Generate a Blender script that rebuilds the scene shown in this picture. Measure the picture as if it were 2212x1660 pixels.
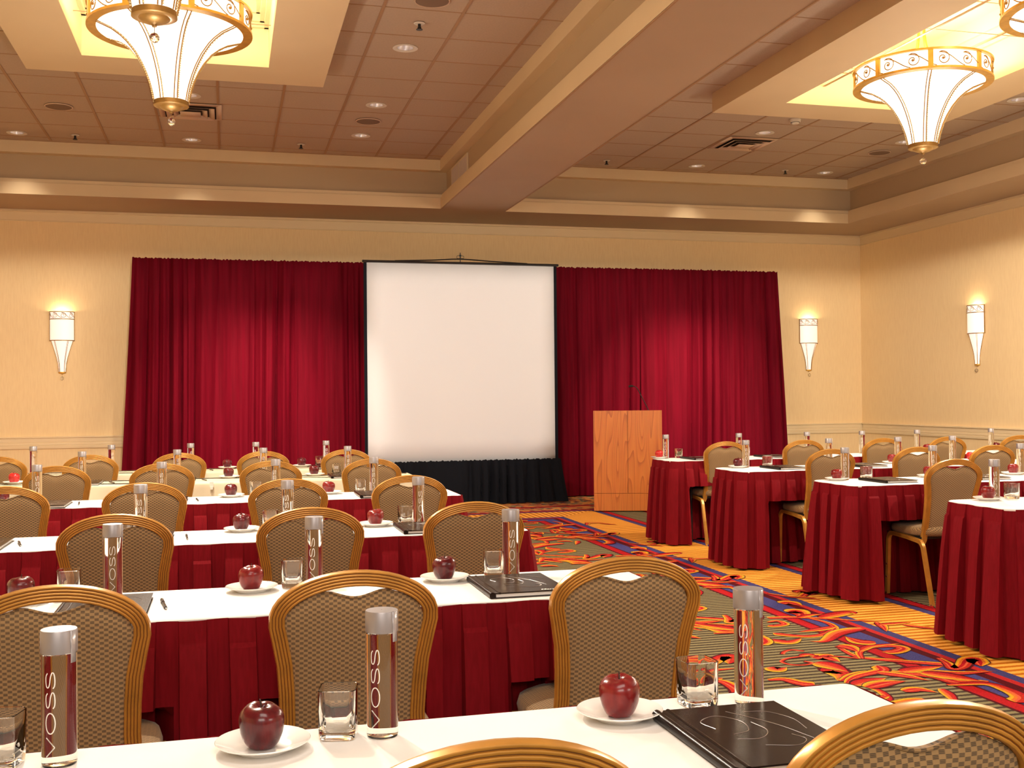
import bpy, bmesh, math, random
from math import sin, cos, pi, sqrt, radians, atan2
from mathutils import Vector, Matrix

for _o in list(bpy.data.objects):
    bpy.data.objects.remove(_o, do_unlink=True)
SC = bpy.context.scene
COL = SC.collection
random.seed(7)

# ------------------------------------------------------------------ camera
cam_d = bpy.data.cameras.new('camera'); cam = bpy.data.objects.new('camera', cam_d); COL.objects.link(cam)
cam_d.sensor_width = 36.0; cam_d.sensor_fit = 'HORIZONTAL'; cam_d.lens = 2349.28/2212*36.0
cam_d.clip_start = 0.05; cam_d.clip_end = 60
_r = Vector((0.9673257, -0.2533658, -0.0093126)); _u = Vector((0.006184, -0.0131417, 0.9998945)); _f = Vector((0.2534614, 0.9672813, 0.0111455))
_m = Matrix((_r, _u, -_f)).transposed().to_4x4(); _m.translation = Vector((0, 0, 1.3438))
cam.matrix_world = _m
SC.camera = cam

# ------------------------------------------------------------------ colour management / world
SC.view_settings.view_transform = 'Standard'
try: SC.view_settings.look = 'None'
except Exception: pass
SC.view_settings.gamma = 1.0
SC.view_settings.use_curve_mapping = False
SC.view_settings.exposure = 0.28
W = bpy.data.worlds.new('world'); SC.world = W; W.use_nodes = True
W.node_tree.nodes['Background'].inputs[0].default_value = (1.0, 0.86, 0.70, 1)
W.node_tree.nodes['Background'].inputs[1].default_value = 0.5

def add_light(name, kind, loc, energy, color, size=0.1, rot=(0, 0, 0), spot=None, blend=0.5, sy=None, spread=None):
    d = bpy.data.lights.new(name, kind); d.energy = energy; d.color = color
    if kind == 'AREA':
        d.size = size
        if sy: d.shape = 'RECTANGLE'; d.size_y = sy
        if spread: d.spread = spread
    else:
        d.shadow_soft_size = size
    if kind == 'SPOT': d.spot_size = spot; d.spot_blend = blend
    o = bpy.data.objects.new(name, d); COL.objects.link(o); o.location = loc; o.rotation_euler = rot
    return o

# soft fill added behind the camera to brighten the room, no fixture modelled there
K_REAR = 100
K_CHAND = 225
K_POINT = 20
K_TRAY = 26
K_DOWN = 50
K_DRAPE = 820
E_BOWL = 1.1
E_SCONCE = .5
WARM = (1.0, 0.86, 0.68)
REAR1 = add_light('rear_fill_light_left', 'AREA', (-0.4, -2.6, 3.3), K_REAR, (1.0, 0.91, 0.80), 3.2, (radians(78), 0, 0), sy=1.6)  # unseen pair of panels, added to brighten the front wall and screen
REAR2 = add_light('rear_fill_light_right', 'AREA', (5.8, -2.6, 3.3), K_REAR*0.9, (1.0, 0.91, 0.80), 3.2, (radians(78), 0, 0), sy=1.6)

REAR3 = add_light('overhead_fill_light', 'AREA', (0.6, 0.5, 4.1), 60, (1.0, 0.92, 0.82), 2.4, (0, 0, 0), sy=1.6)  # unseen panel added overhead to brighten the near table tops
# ------------------------------------------------------------------ materials
MATS = {}
def mat(name, color, rough=0.6, metal=0.0, **kw):
    if name in MATS: return MATS[name]
    m = bpy.data.materials.new(name); m.use_nodes = True
    b = m.node_tree.nodes['Principled BSDF']
    b.inputs['Base Color'].default_value = (*color, 1); b.inputs['Roughness'].default_value = rough; b.inputs['Metallic'].default_value = metal
    for k, v in kw.items(): b.inputs[k.replace('_', ' ')].default_value = v
    MATS[name] = m
    return m
def N(m, typ, **kw):
    n = m.node_tree.nodes.new(typ)
    for k, v in kw.items():
        if k in n.inputs: n.inputs[k].default_value = v
        else: setattr(n, k, v)
    return n
def L(m, a, ao, b, bi): m.node_tree.links.new(a.outputs[ao], b.inputs[bi])
def BS(m): return m.node_tree.nodes['Principled BSDF']
def coords(m, scale=(1, 1, 1), kind='Object', rot=(0, 0, 0), loc=(0, 0, 0)):
    tc = N(m, 'ShaderNodeTexCoord'); mp = N(m, 'ShaderNodeMapping')
    mp.inputs['Scale'].default_value = scale; mp.inputs['Rotation'].default_value = rot; mp.inputs['Location'].default_value = loc
    L(m, tc, kind, mp, 'Vector'); return mp
def noise_mix(m, c1, c2, scale, detail=3, mscale=(1, 1, 1), bump=0.0, bdist=0.002, lo=0.35, hi=0.65):
    mp = coords(m, mscale); n = N(m, 'ShaderNodeTexNoise'); n.inputs['Scale'].default_value = scale; n.inputs['Detail'].default_value = detail
    L(m, mp, 0, n, 'Vector')
    r = N(m, 'ShaderNodeValToRGB'); r.color_ramp.elements[0].position = lo; r.color_ramp.elements[1].position = hi
    r.color_ramp.elements[0].color = (*c1, 1); r.color_ramp.elements[1].color = (*c2, 1)
    L(m, n, 'Fac', r, 'Fac'); L(m, r, 'Color', BS(m), 'Base Color')
    if bump:
        bp = N(m, 'ShaderNodeBump'); bp.inputs['Strength'].default_value = bump; bp.inputs['Distance'].default_value = bdist
        L(m, n, 'Fac', bp, 'Height'); L(m, bp, 'Normal', BS(m), 'Normal')
    return n, r

def m_emit(name, color, strength):
    m = mat(name, color, 0.5); b = BS(m)
    b.inputs['Emission Color'].default_value = (*color, 1); b.inputs['Emission Strength'].default_value = strength
    return m

M_WALL = mat('wallpaper', (.6, .4, .2), .75); noise_mix(M_WALL, (.87, .645, .355), (.91, .69, .39), 3.0, 6, (22, 22, 2.5), .15, .001)
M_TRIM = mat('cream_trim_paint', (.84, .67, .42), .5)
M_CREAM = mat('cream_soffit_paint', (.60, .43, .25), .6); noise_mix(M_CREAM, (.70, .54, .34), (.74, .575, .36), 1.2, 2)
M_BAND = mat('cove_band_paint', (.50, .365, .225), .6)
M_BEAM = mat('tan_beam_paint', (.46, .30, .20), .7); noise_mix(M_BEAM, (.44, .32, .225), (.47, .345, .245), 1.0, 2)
M_TILE = mat('ceiling_tile', (.5, .33, .24), .85); noise_mix(M_TILE, (.49, .385, .30), (.525, .41, .32), 60, 2, bump=.15, bdist=.001)
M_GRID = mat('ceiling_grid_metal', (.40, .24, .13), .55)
M_GROOVE = mat('molding_groove', (.42, .28, .14), .7)
M_TRAY = mat('tray_paint', (.84, .72, .46), .6)

def gold_metal(name, col, rough=.32, metal=.35):
    m = mat(name, col, rough, metal); noise_mix(m, tuple(c*.86 for c in col), tuple(min(1, c*1.1) for c in col), 18, 4, lo=.3, hi=.7); BS(m).inputs['Coat Weight'].default_value = .3; BS(m).inputs['Coat Roughness'].default_value = .2
    return m
M_FRAME = gold_metal('bronze_gold_chair_frame', (.60, .275, .045), .30, .40)
M_RIB = mat('frame_groove', (.20, .085, .02), .6, .2)
M_CHROME = mat('chrome', (.8, .8, .8), .15, 1.0)
M_ANT = gold_metal('antique_gold', (.62, .34, .05), .4, .5)
M_IRON = mat('dark_gold_ironwork', (.34, .17, .03), .6)
M_ANTD = gold_metal('antique_bronze', (.33, .18, .045), .45, .5)

def fabric(name, ax):
    """basket-weave check: tan cells and darker cells crossed by fine dark dashes"""
    m = mat(name, (.4, .25, .12), .8)
    tc = N(m, 'ShaderNodeTexCoord'); sp = N(m, 'ShaderNodeSeparateXYZ'); L(m, tc, 'Object', sp, 0)
    def mth(op, a, b=None, c=None):
        n = N(m, 'ShaderNodeMath', operation=op)
        for i, v in enumerate((a, b, c)):
            if v is None: continue
            if isinstance(v, (int, float)): n.inputs[i].default_value = v
            else: m.node_tree.links.new(v, n.inputs[i])
        return n.outputs[0]
    u = mth('DIVIDE', sp.outputs[0], .0100)
    v = mth('DIVIDE', sp.outputs[2] if ax == 2 else mth('SUBTRACT', sp.outputs[1], sp.outputs[2]), .0064)
    u = mth('ADD', u, 200.5); v = mth('ADD', v, 200)
    fu = mth('FLOOR', u); fv = mth('FLOOR', v)
    chk = mth('MODULO', mth('ADD', fu, fv), 2.0)
    chk = mth('GREATER_THAN', chk, .5)
    fr = mth('FRACT', mth('MULTIPLY', v, 3.0)); dash = mth('GREATER_THAN', fr, .52)
    fx = mth('FRACT', u); inx = mth('MULTIPLY', mth('GREATER_THAN', fx, .1), mth('LESS_THAN', fx, .9))
    dd = mth('MULTIPLY', dash, inx)
    mx = N(m, 'ShaderNodeMix', data_type='RGBA'); mx.inputs[6].default_value = (.225, .132, .055, 1); mx.inputs[7].default_value = (.060, .040, .022, 1)
    m.node_tree.links.new(dd, mx.inputs[0])
    mx2 = N(m, 'ShaderNodeMix', data_type='RGBA'); mx2.inputs[6].default_value = (.36, .215, .088, 1)
    m.node_tree.links.new(chk, mx2.inputs[0]); m.node_tree.links.new(mx.outputs[2], mx2.inputs[7])
    m.node_tree.links.new(mx2.outputs[2], BS(m).inputs['Base Color'])
    bp = N(m, 'ShaderNodeBump'); bp.inputs['Strength'].default_value = .35; bp.inputs['Distance'].default_value = .0008
    m.node_tree.links.new(mth('SUBTRACT', 1.0, chk), bp.inputs['Height']); L(m, bp, 'Normal', BS(m), 'Normal')
    BS(m).inputs['Sheen Weight'].default_value = .15
    return m
M_FABV = fabric('woven_check_fabric_back', 2)
M_FABH = fabric('woven_check_fabric_seat', 1)
M_PIPE = mat('olive_piping', (.20, .125, .05), .8)

M_CLOTH = mat('white_table_linen', (.86, .80, .74), .85); noise_mix(M_CLOTH, (.76, .725, .69), (.80, .76, .725), 5, 3, bump=.12, bdist=.004)
M_CLOTH_DIM = mat('dim_toned_white_linen', (.74, .64, .47), .85); noise_mix(M_CLOTH_DIM, (.62, .53, .37), (.66, .565, .405), 5, 3, bump=.12, bdist=.004)  # white linen again, with the far rows' dimmer light put into its colour
M_SKIRT = mat('burgundy_skirt_fabric', (.17, .006, .012), .72)
noise_mix(M_SKIRT, (.15, .003, .006), (.185, .004, .009), 2.0, 6, (60, 60, 3), .15, .001)
BS(M_SKIRT).inputs['Sheen Weight'].default_value = .03; BS(M_SKIRT).inputs['Sheen Tint'].default_value = (.9, .1, .15, 1); BS(M_SKIRT).inputs['Specular IOR Level'].default_value = .08
M_CURT = mat('burgundy_velour', (.17, .004, .010), .75)
noise_mix(M_CURT, (.092, .0008, .0060), (.125, .0014, .0090), 3.0, 4, (8, 8, .4))
BS(M_CURT).inputs['Sheen Weight'].default_value = .08; BS(M_CURT).inputs['Sheen Roughness'].default_value = .35; BS(M_CURT).inputs['Sheen Tint'].default_value = (.9, .06, .12, 1); BS(M_CURT).inputs['Specular IOR Level'].default_value = .06
M_BLACKC = mat('black_cloth', (.006, .007, .011), .9); BS(M_BLACKC).inputs['Specular IOR Level'].default_value = .15
M_BLACK = mat('black_metal', (.012, .010, .010), .4)
M_SCREEN = mat('matte_white_screen', (.70, .71, .76), .9)
M_WHITE = mat('white_china', (.86, .84, .80), .12, 0, Coat_Weight=.5)
M_APPLE = {}
for nm, a, b in (('dark', (.060, .003, .006), (.15, .008, .010)), ('deep', (.14, .006, .008), (.26, .016, .014)), ('bright', (.38, .012, .012), (.55, .03, .025))):
    m = mat('apple_skin_'+nm, a, .26, 0, Coat_Weight=.30, Coat_Roughness=.10, Specular_IOR_Level=.35); noise_mix(m, a, b, 9, 6, (6, 6, 1), lo=.4, hi=.75); M_APPLE[nm] = m
M_STEM = mat('apple_stem', (.03, .015, .008), .7)
def glassm(name, ior, col=(1, 1, 1)):
    m = mat(name, col, 0.0); b = BS(m); b.inputs['Transmission Weight'].default_value = 1.0; b.inputs['IOR'].default_value = ior
    return m
M_GLASS = glassm('clear_glass', 1.46, (1.0, .985, .95)); M_WATER = glassm('water_filled_glass', 1.34, (1.0, .99, .965)); M_CRYST = glassm('crystal', 1.55)
M_CAP = mat('silver_cap', (.33, .30, .305), .40, .6)
M_LETTER = mat('white_lettering', (.80, .76, .70), .5)
M_SEAL = mat('clear_seal', (.38, .35, .36), .25, .3)
M_LEATH = mat('black_leatherette', (.014, .009, .008), .24, 0, Specular_IOR_Level=.16)
M_EMB = mat('embossed_line', (.16, .12, .10), .25)
M_PAPER = mat('paper', (.82, .78, .74), .8)
M_PEN = mat('black_pen_plastic', (.03, .025, .022), .25)
M_SHADE = m_emit('lit_white_glass', (1.0, .93, .80), E_BOWL)
M_SSHADE = m_emit('lit_sconce_shade', (1.0, .88, .78), E_SCONCE)
M_BULB = m_emit('lit_bulb', (1.0, .93, .85), 6.0)
M_BEAD = mat('crystal_beads', (.85, .72, .42), .15, .3)
M_REFL = mat('downlight_reflector', (.75, .70, .70), .28, .9)
M_SPK = mat('speaker_mesh', (.22, .145, .10), .8)
M_VENTD = mat('vent_dark', (.03, .018, .012), .8)
M_VENT = mat('vent_louvre', (.70, .52, .40), .6)
M_PLAST = mat('white_plastic', (.75, .70, .62), .4)

def wood(name, c1, c2, c3):
    m = mat(name, c1, .35, 0, Coat_Weight=.2)
    mp = coords(m, (3.4, 1, .26)); n = N(m, 'ShaderNodeTexNoise'); n.inputs['Scale'].default_value = 1.7; n.inputs['Detail'].default_value = 1; L(m, mp, 0, n, 'Vector')
    mul = N(m, 'ShaderNodeMath', operation='MULTIPLY'); mul.inputs[1].default_value = 14; L(m, n, 'Fac', mul, 0)
    fr = N(m, 'ShaderNodeMath', operation='FRACT'); L(m, mul, 0, fr, 0)
    r = N(m, 'ShaderNodeValToRGB'); e = r.color_ramp.elements; e[0].color = (*c1, 1); e[1].color = (*c2, 1); e[1].position = .75
    e2 = r.color_ramp.elements.new(.95); e2.color = (*c3, 1); L(m, fr, 0, r, 'Fac')
    n2 = N(m, 'ShaderNodeTexNoise'); n2.inputs['Scale'].default_value = 6; n2.inputs['Detail'].default_value = 6
    mp2 = coords(m, (40, 40, 1.2)); L(m, mp2, 0, n2, 'Vector')
    mx = N(m, 'ShaderNodeMix', data_type='RGBA', blend_type='MULTIPLY'); mx.inputs[0].default_value = .35
    L(m, r, 'Color', mx, 6); L(m, n2, 'Color', mx, 7)
    m.node_tree.links.new(mx.outputs[2], BS(m).inputs['Base Color'])
    return m
M_WOOD = wood('cherry_veneer', (.62, .185, .030), (.55, .150, .022), (.42, .105, .014))
M_WOODS = mat('cherry_veneer_side', (.50, .17, .035), .4)

# ------------------------------------------------------------------ mesh builder
class MB:
    def __init__(s): s.v = []; s.f = []; s.m = []; s.mats = []; s.sm = []
    def mi(s, m):
        if m not in s.mats: s.mats.append(m)
        return s.mats.index(m)
    def add(s, vs, fs, m, smooth=False):
        o = len(s.v); s.v += [tuple(v) for v in vs]; k = s.mi(m)
        for f in fs: s.f.append([i+o for i in f]); s.m.append(k); s.sm.append(smooth)
        return s
    def box(s, x0, y0, z0, x1, y1, z1, m, M=None):
        vs = [(x0, y0, z0), (x1, y0, z0), (x1, y1, z0), (x0, y1, z0), (x0, y0, z1), (x1, y0, z1), (x1, y1, z1), (x0, y1, z1)]
        if M is not None: vs = [tuple(M @ Vector(v)) for v in vs]
        return s.add(vs, [(3, 2, 1, 0), (4, 5, 6, 7), (0, 1, 5, 4), (1, 2, 6, 5), (2, 3, 7, 6), (3, 0, 4, 7)], m)
    def quad(s, a, b, c, d, m): return s.add([a, b, c, d], [(0, 1, 2, 3)], m)
    def lathe(s, prof, m, n=32, c=(0, 0, 0), a0=0, a1=2*pi, smooth=True):
        full = abs(a1-a0-2*pi) < 1e-6; k = n if full else n+1
        vs = []; fs = []
        for r, z in prof:
            for i in range(k):
                a = a0+(a1-a0)*i/n; vs.append((c[0]+r*cos(a), c[1]+r*sin(a), c[2]+z))
        for j in range(len(prof)-1):
            for i in range(n):
                i2 = (i+1) % k if full else i+1
                fs.append((j*k+i, j*k+i2, (j+1)*k+i2, (j+1)*k+i))
        return s.add(vs, fs, m, smooth)
    def rings(s, rings, m, closed=True, cap0=False, cap1=False, smooth=True):
        k = len(rings[0]); vs = [p for r in rings for p in r]; fs = []
        for j in range(len(rings)-1):
            for i in range(k if closed else k-1):
                i2 = (i+1) % k; fs.append((j*k+i, j*k+i2, (j+1)*k+i2, (j+1)*k+i))
        if cap0: fs.append(tuple(range(k-1, -1, -1)))
        if cap1: fs.append(tuple((len(rings)-1)*k+i for i in range(k)))
        return s.add(vs, fs, m, smooth)
    def tube(s, path, r, m, n=6, closed=False, cap=True):
        prof = [(r*cos(2*pi*i/n), r*sin(2*pi*i/n)) for i in range(n)]
        return s.sweep(path, prof, m, Vector((0.123, 0.05, 1)), closed=closed, smooth=True, cap=cap)
    def sweep(s, path, prof, m, up, closed=False, smooth=True, cap=True):
        P = [Vector(p) for p in path]; n = len(P); rg = []
        for i in range(n):
            if closed: t = P[(i+1) % n]-P[i-1]
            else: t = P[min(i+1, n-1)]-P[max(i-1, 0)]
            t.normalize()
            a = up.cross(t)
            if a.length < 1e-4: a = Vector((1, 0, 0)).cross(t)
            a.normalize(); b = t.cross(a)
            rg.append([tuple(P[i]+a*u+b*v) for u, v in prof])
        if closed: rg.append(rg[0])
        return s.rings(rg, m, True, cap and not closed, cap and not closed, smooth)
    def grid(s, fn, nu, nv, m, smooth=True):
        vs = [fn(i/nu, j/nv) for j in range(nv+1) for i in range(nu+1)]
        fs = [(j*(nu+1)+i, j*(nu+1)+i+1, (j+1)*(nu+1)+i+1, (j+1)*(nu+1)+i) for j in range(nv) for i in range(nu)]
        return s.add(vs, fs, m, smooth)
    def build(s, name, parent=None, sharp=40, solid=0.0, rec=False, loc=None):
        me = bpy.data.meshes.new(name); me.from_pydata(s.v, [], s.f)
        for m in s.mats: me.materials.append(m)
        me.polygons.foreach_set('material_index', s.m); me.polygons.foreach_set('use_smooth', s.sm)
        if rec:
            bm = bmesh.new(); bm.from_mesh(me); bmesh.ops.recalc_face_normals(bm, faces=bm.faces); bm.to_mesh(me); bm.free()
        me.update()
        try: me.set_sharp_from_angle(angle=radians(sharp))
        except Exception: pass
        o = bpy.data.objects.new(name, me); COL.objects.link(o)
        if parent is not None: o.parent = parent
        if loc is not None: o.location = loc
        if solid:
            md = o.modifiers.new('solid', 'SOLIDIFY'); md.thickness = solid; md.offset = 0
        return o

def thing(name, label, cat, loc=(0, 0, 0), rz=0, group=None):
    o = bpy.data.objects.new(name, None); COL.objects.link(o); o.empty_display_size = .05
    o.location = loc; o.rotation_euler = (0, 0, rz)
    return tag(o, label, cat, group)
def tag(o, label, cat, group=None):
    o['label'] = label; o['category'] = cat
    if group: o['group'] = group
    return o
def struct(o): o['kind'] = 'structure'; return o
KIDS = {}
def dup(root, loc, rz, label, group=None):
    r = root.copy(); COL.objects.link(r); r.location = loc; r.rotation_euler = (0, 0, rz); r['label'] = label
    if group: r['group'] = group
    def rec(src, dst):
        for ch in list(src.children):
            c = ch.copy(); COL.objects.link(c); c.parent = dst; rec(ch, c)
    rec(root, r)
    return r
class Proto:
    """first placement moves the original, later ones copy it with its parts"""
    def __init__(s, root): s.root = root; s.used = False
    def put(s, loc, rz, label, group=None):
        if not s.used:
            s.used = True; r = s.root; r.location = loc; r.rotation_euler = (0, 0, rz); r['label'] = label
            if group: r['group'] = group
            return r
        return dup(s.root, loc, rz, label, group)
def catmull(P, n=8):
    P = [Vector(p) for p in P]; Q = [P[0]*2-P[1]]+P+[P[-1]*2-P[-2]]; out = []
    for i in range(1, len(Q)-2):
        for k in range(n):
            t = k/n; a, b, c, d = Q[i-1], Q[i], Q[i+1], Q[i+2]
            out.append(.5*((2*b)+(-a+c)*t+(2*a-5*b+4*c-d)*t*t+(-a+3*b-3*c+d)*t**3))
    out.append(P[-1]); return out
# ------------------------------------------------------------------ room shell
YW, XR, XL, YB = 14.2, 9.05, -4.2, -4.0
ZT, ZS, ZF = 4.268, 3.66, 4.083
# ---- carpet: mitred border bands following v = max(x, y-7.95), inlaid scrolls in one mesh
def carpet_field(name, ax, c1, c2, period):
    m = mat(name, c1, .95)
    tc = N(m, 'ShaderNodeTexCoord'); sp = N(m, 'ShaderNodeSeparateXYZ'); L(m, tc, 'Object', sp, 0)
    d = N(m, 'ShaderNodeMath', operation='MULTIPLY'); d.inputs[1].default_value = 2*pi/period; m.node_tree.links.new(sp.outputs[ax], d.inputs[0])
    nz = N(m, 'ShaderNodeTexNoise'); nz.inputs['Scale'].default_value = 90; L(m, tc, 'Object', nz, 'Vector')
    s = N(m, 'ShaderNodeMath', operation='SINE'); L(m, d, 0, s, 0)
    a = N(m, 'ShaderNodeMath', operation='MULTIPLY_ADD'); a.inputs[1].default_value = 1.1; L(m, nz, 'Fac', a, 0); L(m, s, 0, a, 2)
    r = N(m, 'ShaderNodeValToRGB'); e = r.color_ramp.elements
    mr = N(m, 'ShaderNodeMapRange'); mr.inputs['From Min'].default_value = -.45; mr.inputs['From Max'].default_value = 1.55; L(m, a, 0, mr, 'Value')
    e[0].color = (*c2, 1); e[0].position = .30; e[1].color = (*c1, 1); e[1].position = .55
    L(m, mr, 0, r, 'Fac'); L(m, r, 'Color', BS(m), 'Base Color')
    BS(m).inputs['Specular IOR Level'].default_value = .1
    return m
def pile(name, c):
    m = mat(name, c, .95); noise_mix(m, tuple(x*.75 for x in c), tuple(min(1, x*1.15) for x in c), 120, 2, bump=.2, bdist=.003)
    BS(m).inputs['Specular IOR Level'].default_value = .1; return m
C_FIELD = carpet_field('carpet_olive_stripe', 1, (.215, .175, .085), (.050, .032, .020), .051)
C_GOLDX = carpet_field('carpet_gold_stripe', 1, (.84, .38, .062), (.46, .13, .006), .066)
C_GOLDY = carpet_field('carpet_gold_stripe_far', 0, (.84, .38, .062), (.46, .13, .006), .066)
C_NAVY = pile('carpet_navy', (.055, .045, .15)); C_BLUE = pile('carpet_blue', (.062, .055, .19)); C_RED = pile('carpet_red', (.40, .008, .012))
C_MAR = pile('carpet_maroon', (.085, .004, .008)); C_REDD = pile('carpet_dull_red', (.45, .02, .02))
C_OR = pile('carpet_orange', (.68, .15, .02)); C_COR = pile('carpet_coral', (.66, .10, .04)); C_YEL = pile('carpet_yellow', (.78, .32, .014)); C_OLI = pile('carpet_olive_yellow', (.42, .30, .03)); C_SC = pile('carpet_scarlet', (.44, .022, .010))
C_BUSY = mat('carpet_mosaic', (.5, .2, .05), .95)
_v = N(C_BUSY, 'ShaderNodeTexVoronoi'); _v.inputs['Scale'].default_value = 16; _mp = coords(C_BUSY, (1, 1, 1)); L(C_BUSY, _mp, 0, _v, 'Vector')
_r = N(C_BUSY, 'ShaderNodeValToRGB'); _r.color_ramp.interpolation = 'CONSTANT'; _sx = N(C_BUSY, 'ShaderNodeSeparateXYZ'); L(C_BUSY, _v, 'Color', _sx, 0); L(C_BUSY, _sx, 0, _r, 'Fac')
_e = _r.color_ramp.elements; _e[0].color = (.10, .02, .012, 1); _e[1].color = (.20, .17, .07, 1); _e[1].position = .8
for _p, _c in ((.3, (.62, .22, .03, 1)), (.6, (.45, .09, .02, 1))): _q = _e.new(_p); _q.color = _c
L(C_BUSY, _r, 'Color', BS(C_BUSY), 'Base Color')

fl = MB()
V0 = [(-99, C_FIELD), (3.195, C_MAR), (3.215, C_RED), (3.285, C_MAR), (3.30, C_BLUE), (3.43, C_MAR), (3.487, C_REDD), (3.53, C_NAVY), (3.60, 'GOLD'), (4.10, C_NAVY), (4.165, C_MAR), (4.18, C_RED), (4.245, C_MAR), (4.26, C_FIELD), (4.62, C_MAR), (4.64, C_RED), (4.72, C_MAR), (4.74, C_FIELD)]
xmin, xmax, ymin, ymax, OF = XL, XR, YB, YW, 7.95
for i, (v, m) in enumerate(V0):
    v1 = V0[i+1][0] if i+1 < len(V0) else None
    if v < -50:
        fl.quad((xmin, ymin, 0), (v1, ymin, 0), (v1, v1+OF, 0), (xmin, v1+OF, 0), m); continue
    if v1 is None:
        fl.quad((v, ymin, 0), (xmax, ymin, 0), (xmax, ymax, 0), (v, ymax, 0), m)
        fl.quad((xmin, v+OF, 0), (v, v+OF, 0), (v, ymax, 0), (xmin, ymax, 0), C_BUSY); continue
    mx_, my_ = (C_GOLDX, C_GOLDY) if m == 'GOLD' else (m, m)
    if m is C_FIELD: my_ = C_BUSY
    fl.quad((v, ymin, 0), (v1, ymin, 0), (v1, v1+OF, 0), (v, v+OF, 0), mx_)
    fl.quad((xmin, v+OF, 0), (v, v+OF, 0), (v1, v1+OF, 0), (xmin, v1+OF, 0), my_)
STROKES = [
('w', 0.045, [(3.124, 5.926), (3.279, 5.897), (3.43, 5.811), (3.563, 5.714), (3.72, 5.646)]),
('l', 0.1, [(3.431, 5.842), (3.546, 5.892), (3.681, 5.93), (3.685, 5.868)]),
('s', 0.05, [(3.349, 5.844), (3.378, 5.752), (3.378, 5.642), (3.329, 5.533), (3.195, 5.428), (3.087, 5.415), (2.987, 5.486), (2.954, 5.546)]),
('l', 0.06, [(3.365, 5.592), (3.226, 5.548), (3.085, 5.523)]),
('l', 0.09, [(3.493, 5.5), (3.404, 5.486), (3.281, 5.428), (3.117, 5.284), (3.027, 5.312)]),
('l', 0.12, [(3.419, 6.307), (3.483, 6.309), (3.506, 6.184)]),
('l', 0.12, [(3.329, 6.04), (3.388, 6.062), (3.359, 5.95), (3.29, 5.886)]),
('l', 0.05, [(3.304, 5.881), (3.417, 5.932), (3.499, 5.926)]),
('s', 0.055, [(3.118, 5.16), (3.091, 4.95), (3.139, 4.867), (3.28, 4.756), (3.401, 4.667), (3.422, 4.609)]),
('s', 0.06, [(3.091, 4.881), (3.153, 5.002), (3.245, 5.077), (3.345, 5.091), (3.414, 5.07), (3.417, 5.009), (3.333, 4.962), (3.272, 4.981)]),
('l', 0.05, [(3.169, 5.027), (3.294, 5.107), (3.501, 5.12)]),
('l', 0.1, [(3.36, 5.172), (3.289, 5.216), (3.287, 5.361)]),
('l', 0.09, [(3.132, 5.171), (3.166, 5.116), (3.153, 5.002)]),
('l', 0.11, [(2.831, 4.879), (2.865, 4.79), (2.884, 4.658)]),
('s', 0.075, [(2.766, 4.537), (2.872, 4.612), (2.986, 4.632), (3.119, 4.574), (3.225, 4.482), (3.267, 4.356), (3.405, 4.333)]),
('s', 0.06, [(2.764, 4.491), (2.817, 4.545), (2.894, 4.594), (2.989, 4.626), (3.057, 4.655), (3.083, 4.737)]),
('l', 0.09, [(2.779, 4.453), (2.884, 4.495), (3.001, 4.521)]),
('l', 0.09, [(2.809, 4.399), (2.929, 4.442), (3.055, 4.443)]),
('l', 0.07, [(3.006, 4.621), (3.091, 4.534), (3.158, 4.408)]),
('l', 0.08, [(3.124, 4.602), (3.258, 4.625), (3.392, 4.63)]),
('s', 0.07, [(3.464, 4.782), (3.44, 4.681), (3.399, 4.577), (3.471, 4.607), (3.576, 4.707), (3.634, 4.716), (3.557, 4.58)]),
('l', 0.06, [(3.254, 4.571), (3.374, 4.498), (3.571, 4.48)]),
('l', 0.1, [(3.211, 4.559), (3.301, 4.447), (3.381, 4.329)]),
('t', 0.02, [(3.079, 4.885), (3.004, 4.949), (2.909, 5.006), (2.822, 5.004), (2.736, 4.989), (2.677, 4.939), (2.693, 4.873), (2.749, 4.851), (2.804, 4.874), (2.785, 4.914)]),
('t', 0.022, [(2.755, 5.081), (2.791, 5.127), (2.849, 5.153), (2.897, 5.11)]),
('l', 0.045, [(2.826, 5.023), (2.882, 5.034), (2.895, 4.982)]),
('l', 0.045, [(2.918, 4.984), (2.968, 4.996), (2.983, 4.955)]),
('s', 0.07, [(2.445, 4.645), (2.521, 4.634), (2.56, 4.553), (2.606, 4.505)]),
('l', 0.08, [(2.848, 5.398), (2.922, 5.313), (3.047, 5.386)]),
('s', 0.05, [(3.061, 5.813), (3.134, 5.828), (3.133, 5.736), (3.052, 5.707), (3.023, 5.734)]),
('l', 0.05, [(3.665, 5.626), (3.63, 5.51), (3.564, 5.375)]),
('l', 0.05, [(3.639, 5.561), (3.755, 5.561), (3.865, 5.564)]),
('l', 0.05, [(3.769, 5.521), (3.853, 5.406), (3.902, 5.339)]),
('l', 0.07, [(2.929, 4.297), (3.012, 4.305), (3.064, 4.225)]),
('l', 0.08, [(2.561, 4.856), (2.578, 4.8), (2.648, 4.83)]),
('s', 0.06, [(3.504, 6.65), (3.562, 6.535), (3.634, 6.466), (3.75, 6.572), (3.778, 6.539), (3.765, 6.665), (3.698, 6.613)]),
('l', 0.05, [(3.618, 6.471), (3.685, 6.426), (3.724, 6.322)]),
('s', 0.07, [(3.182, 4.332), (3.36, 4.301), (3.385, 4.183), (3.358, 4.063), (3.284, 4.004)])
]
LEAFC = [(C_MAR, .13), (C_SC, .20), (C_COR, .12), (C_RED, .20), (C_OR, .13), (C_YEL, .12), (C_OLI, .05), (C_MAR, .05)]
LEAFC2 = [(C_MAR, .04), (C_OLI, .06), (C_YEL, .12), (C_OR, .14), (C_COR, .13), (C_SC, .22), (C_RED, .15), (C_MAR, .14)]
zc = [0.0006]
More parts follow.
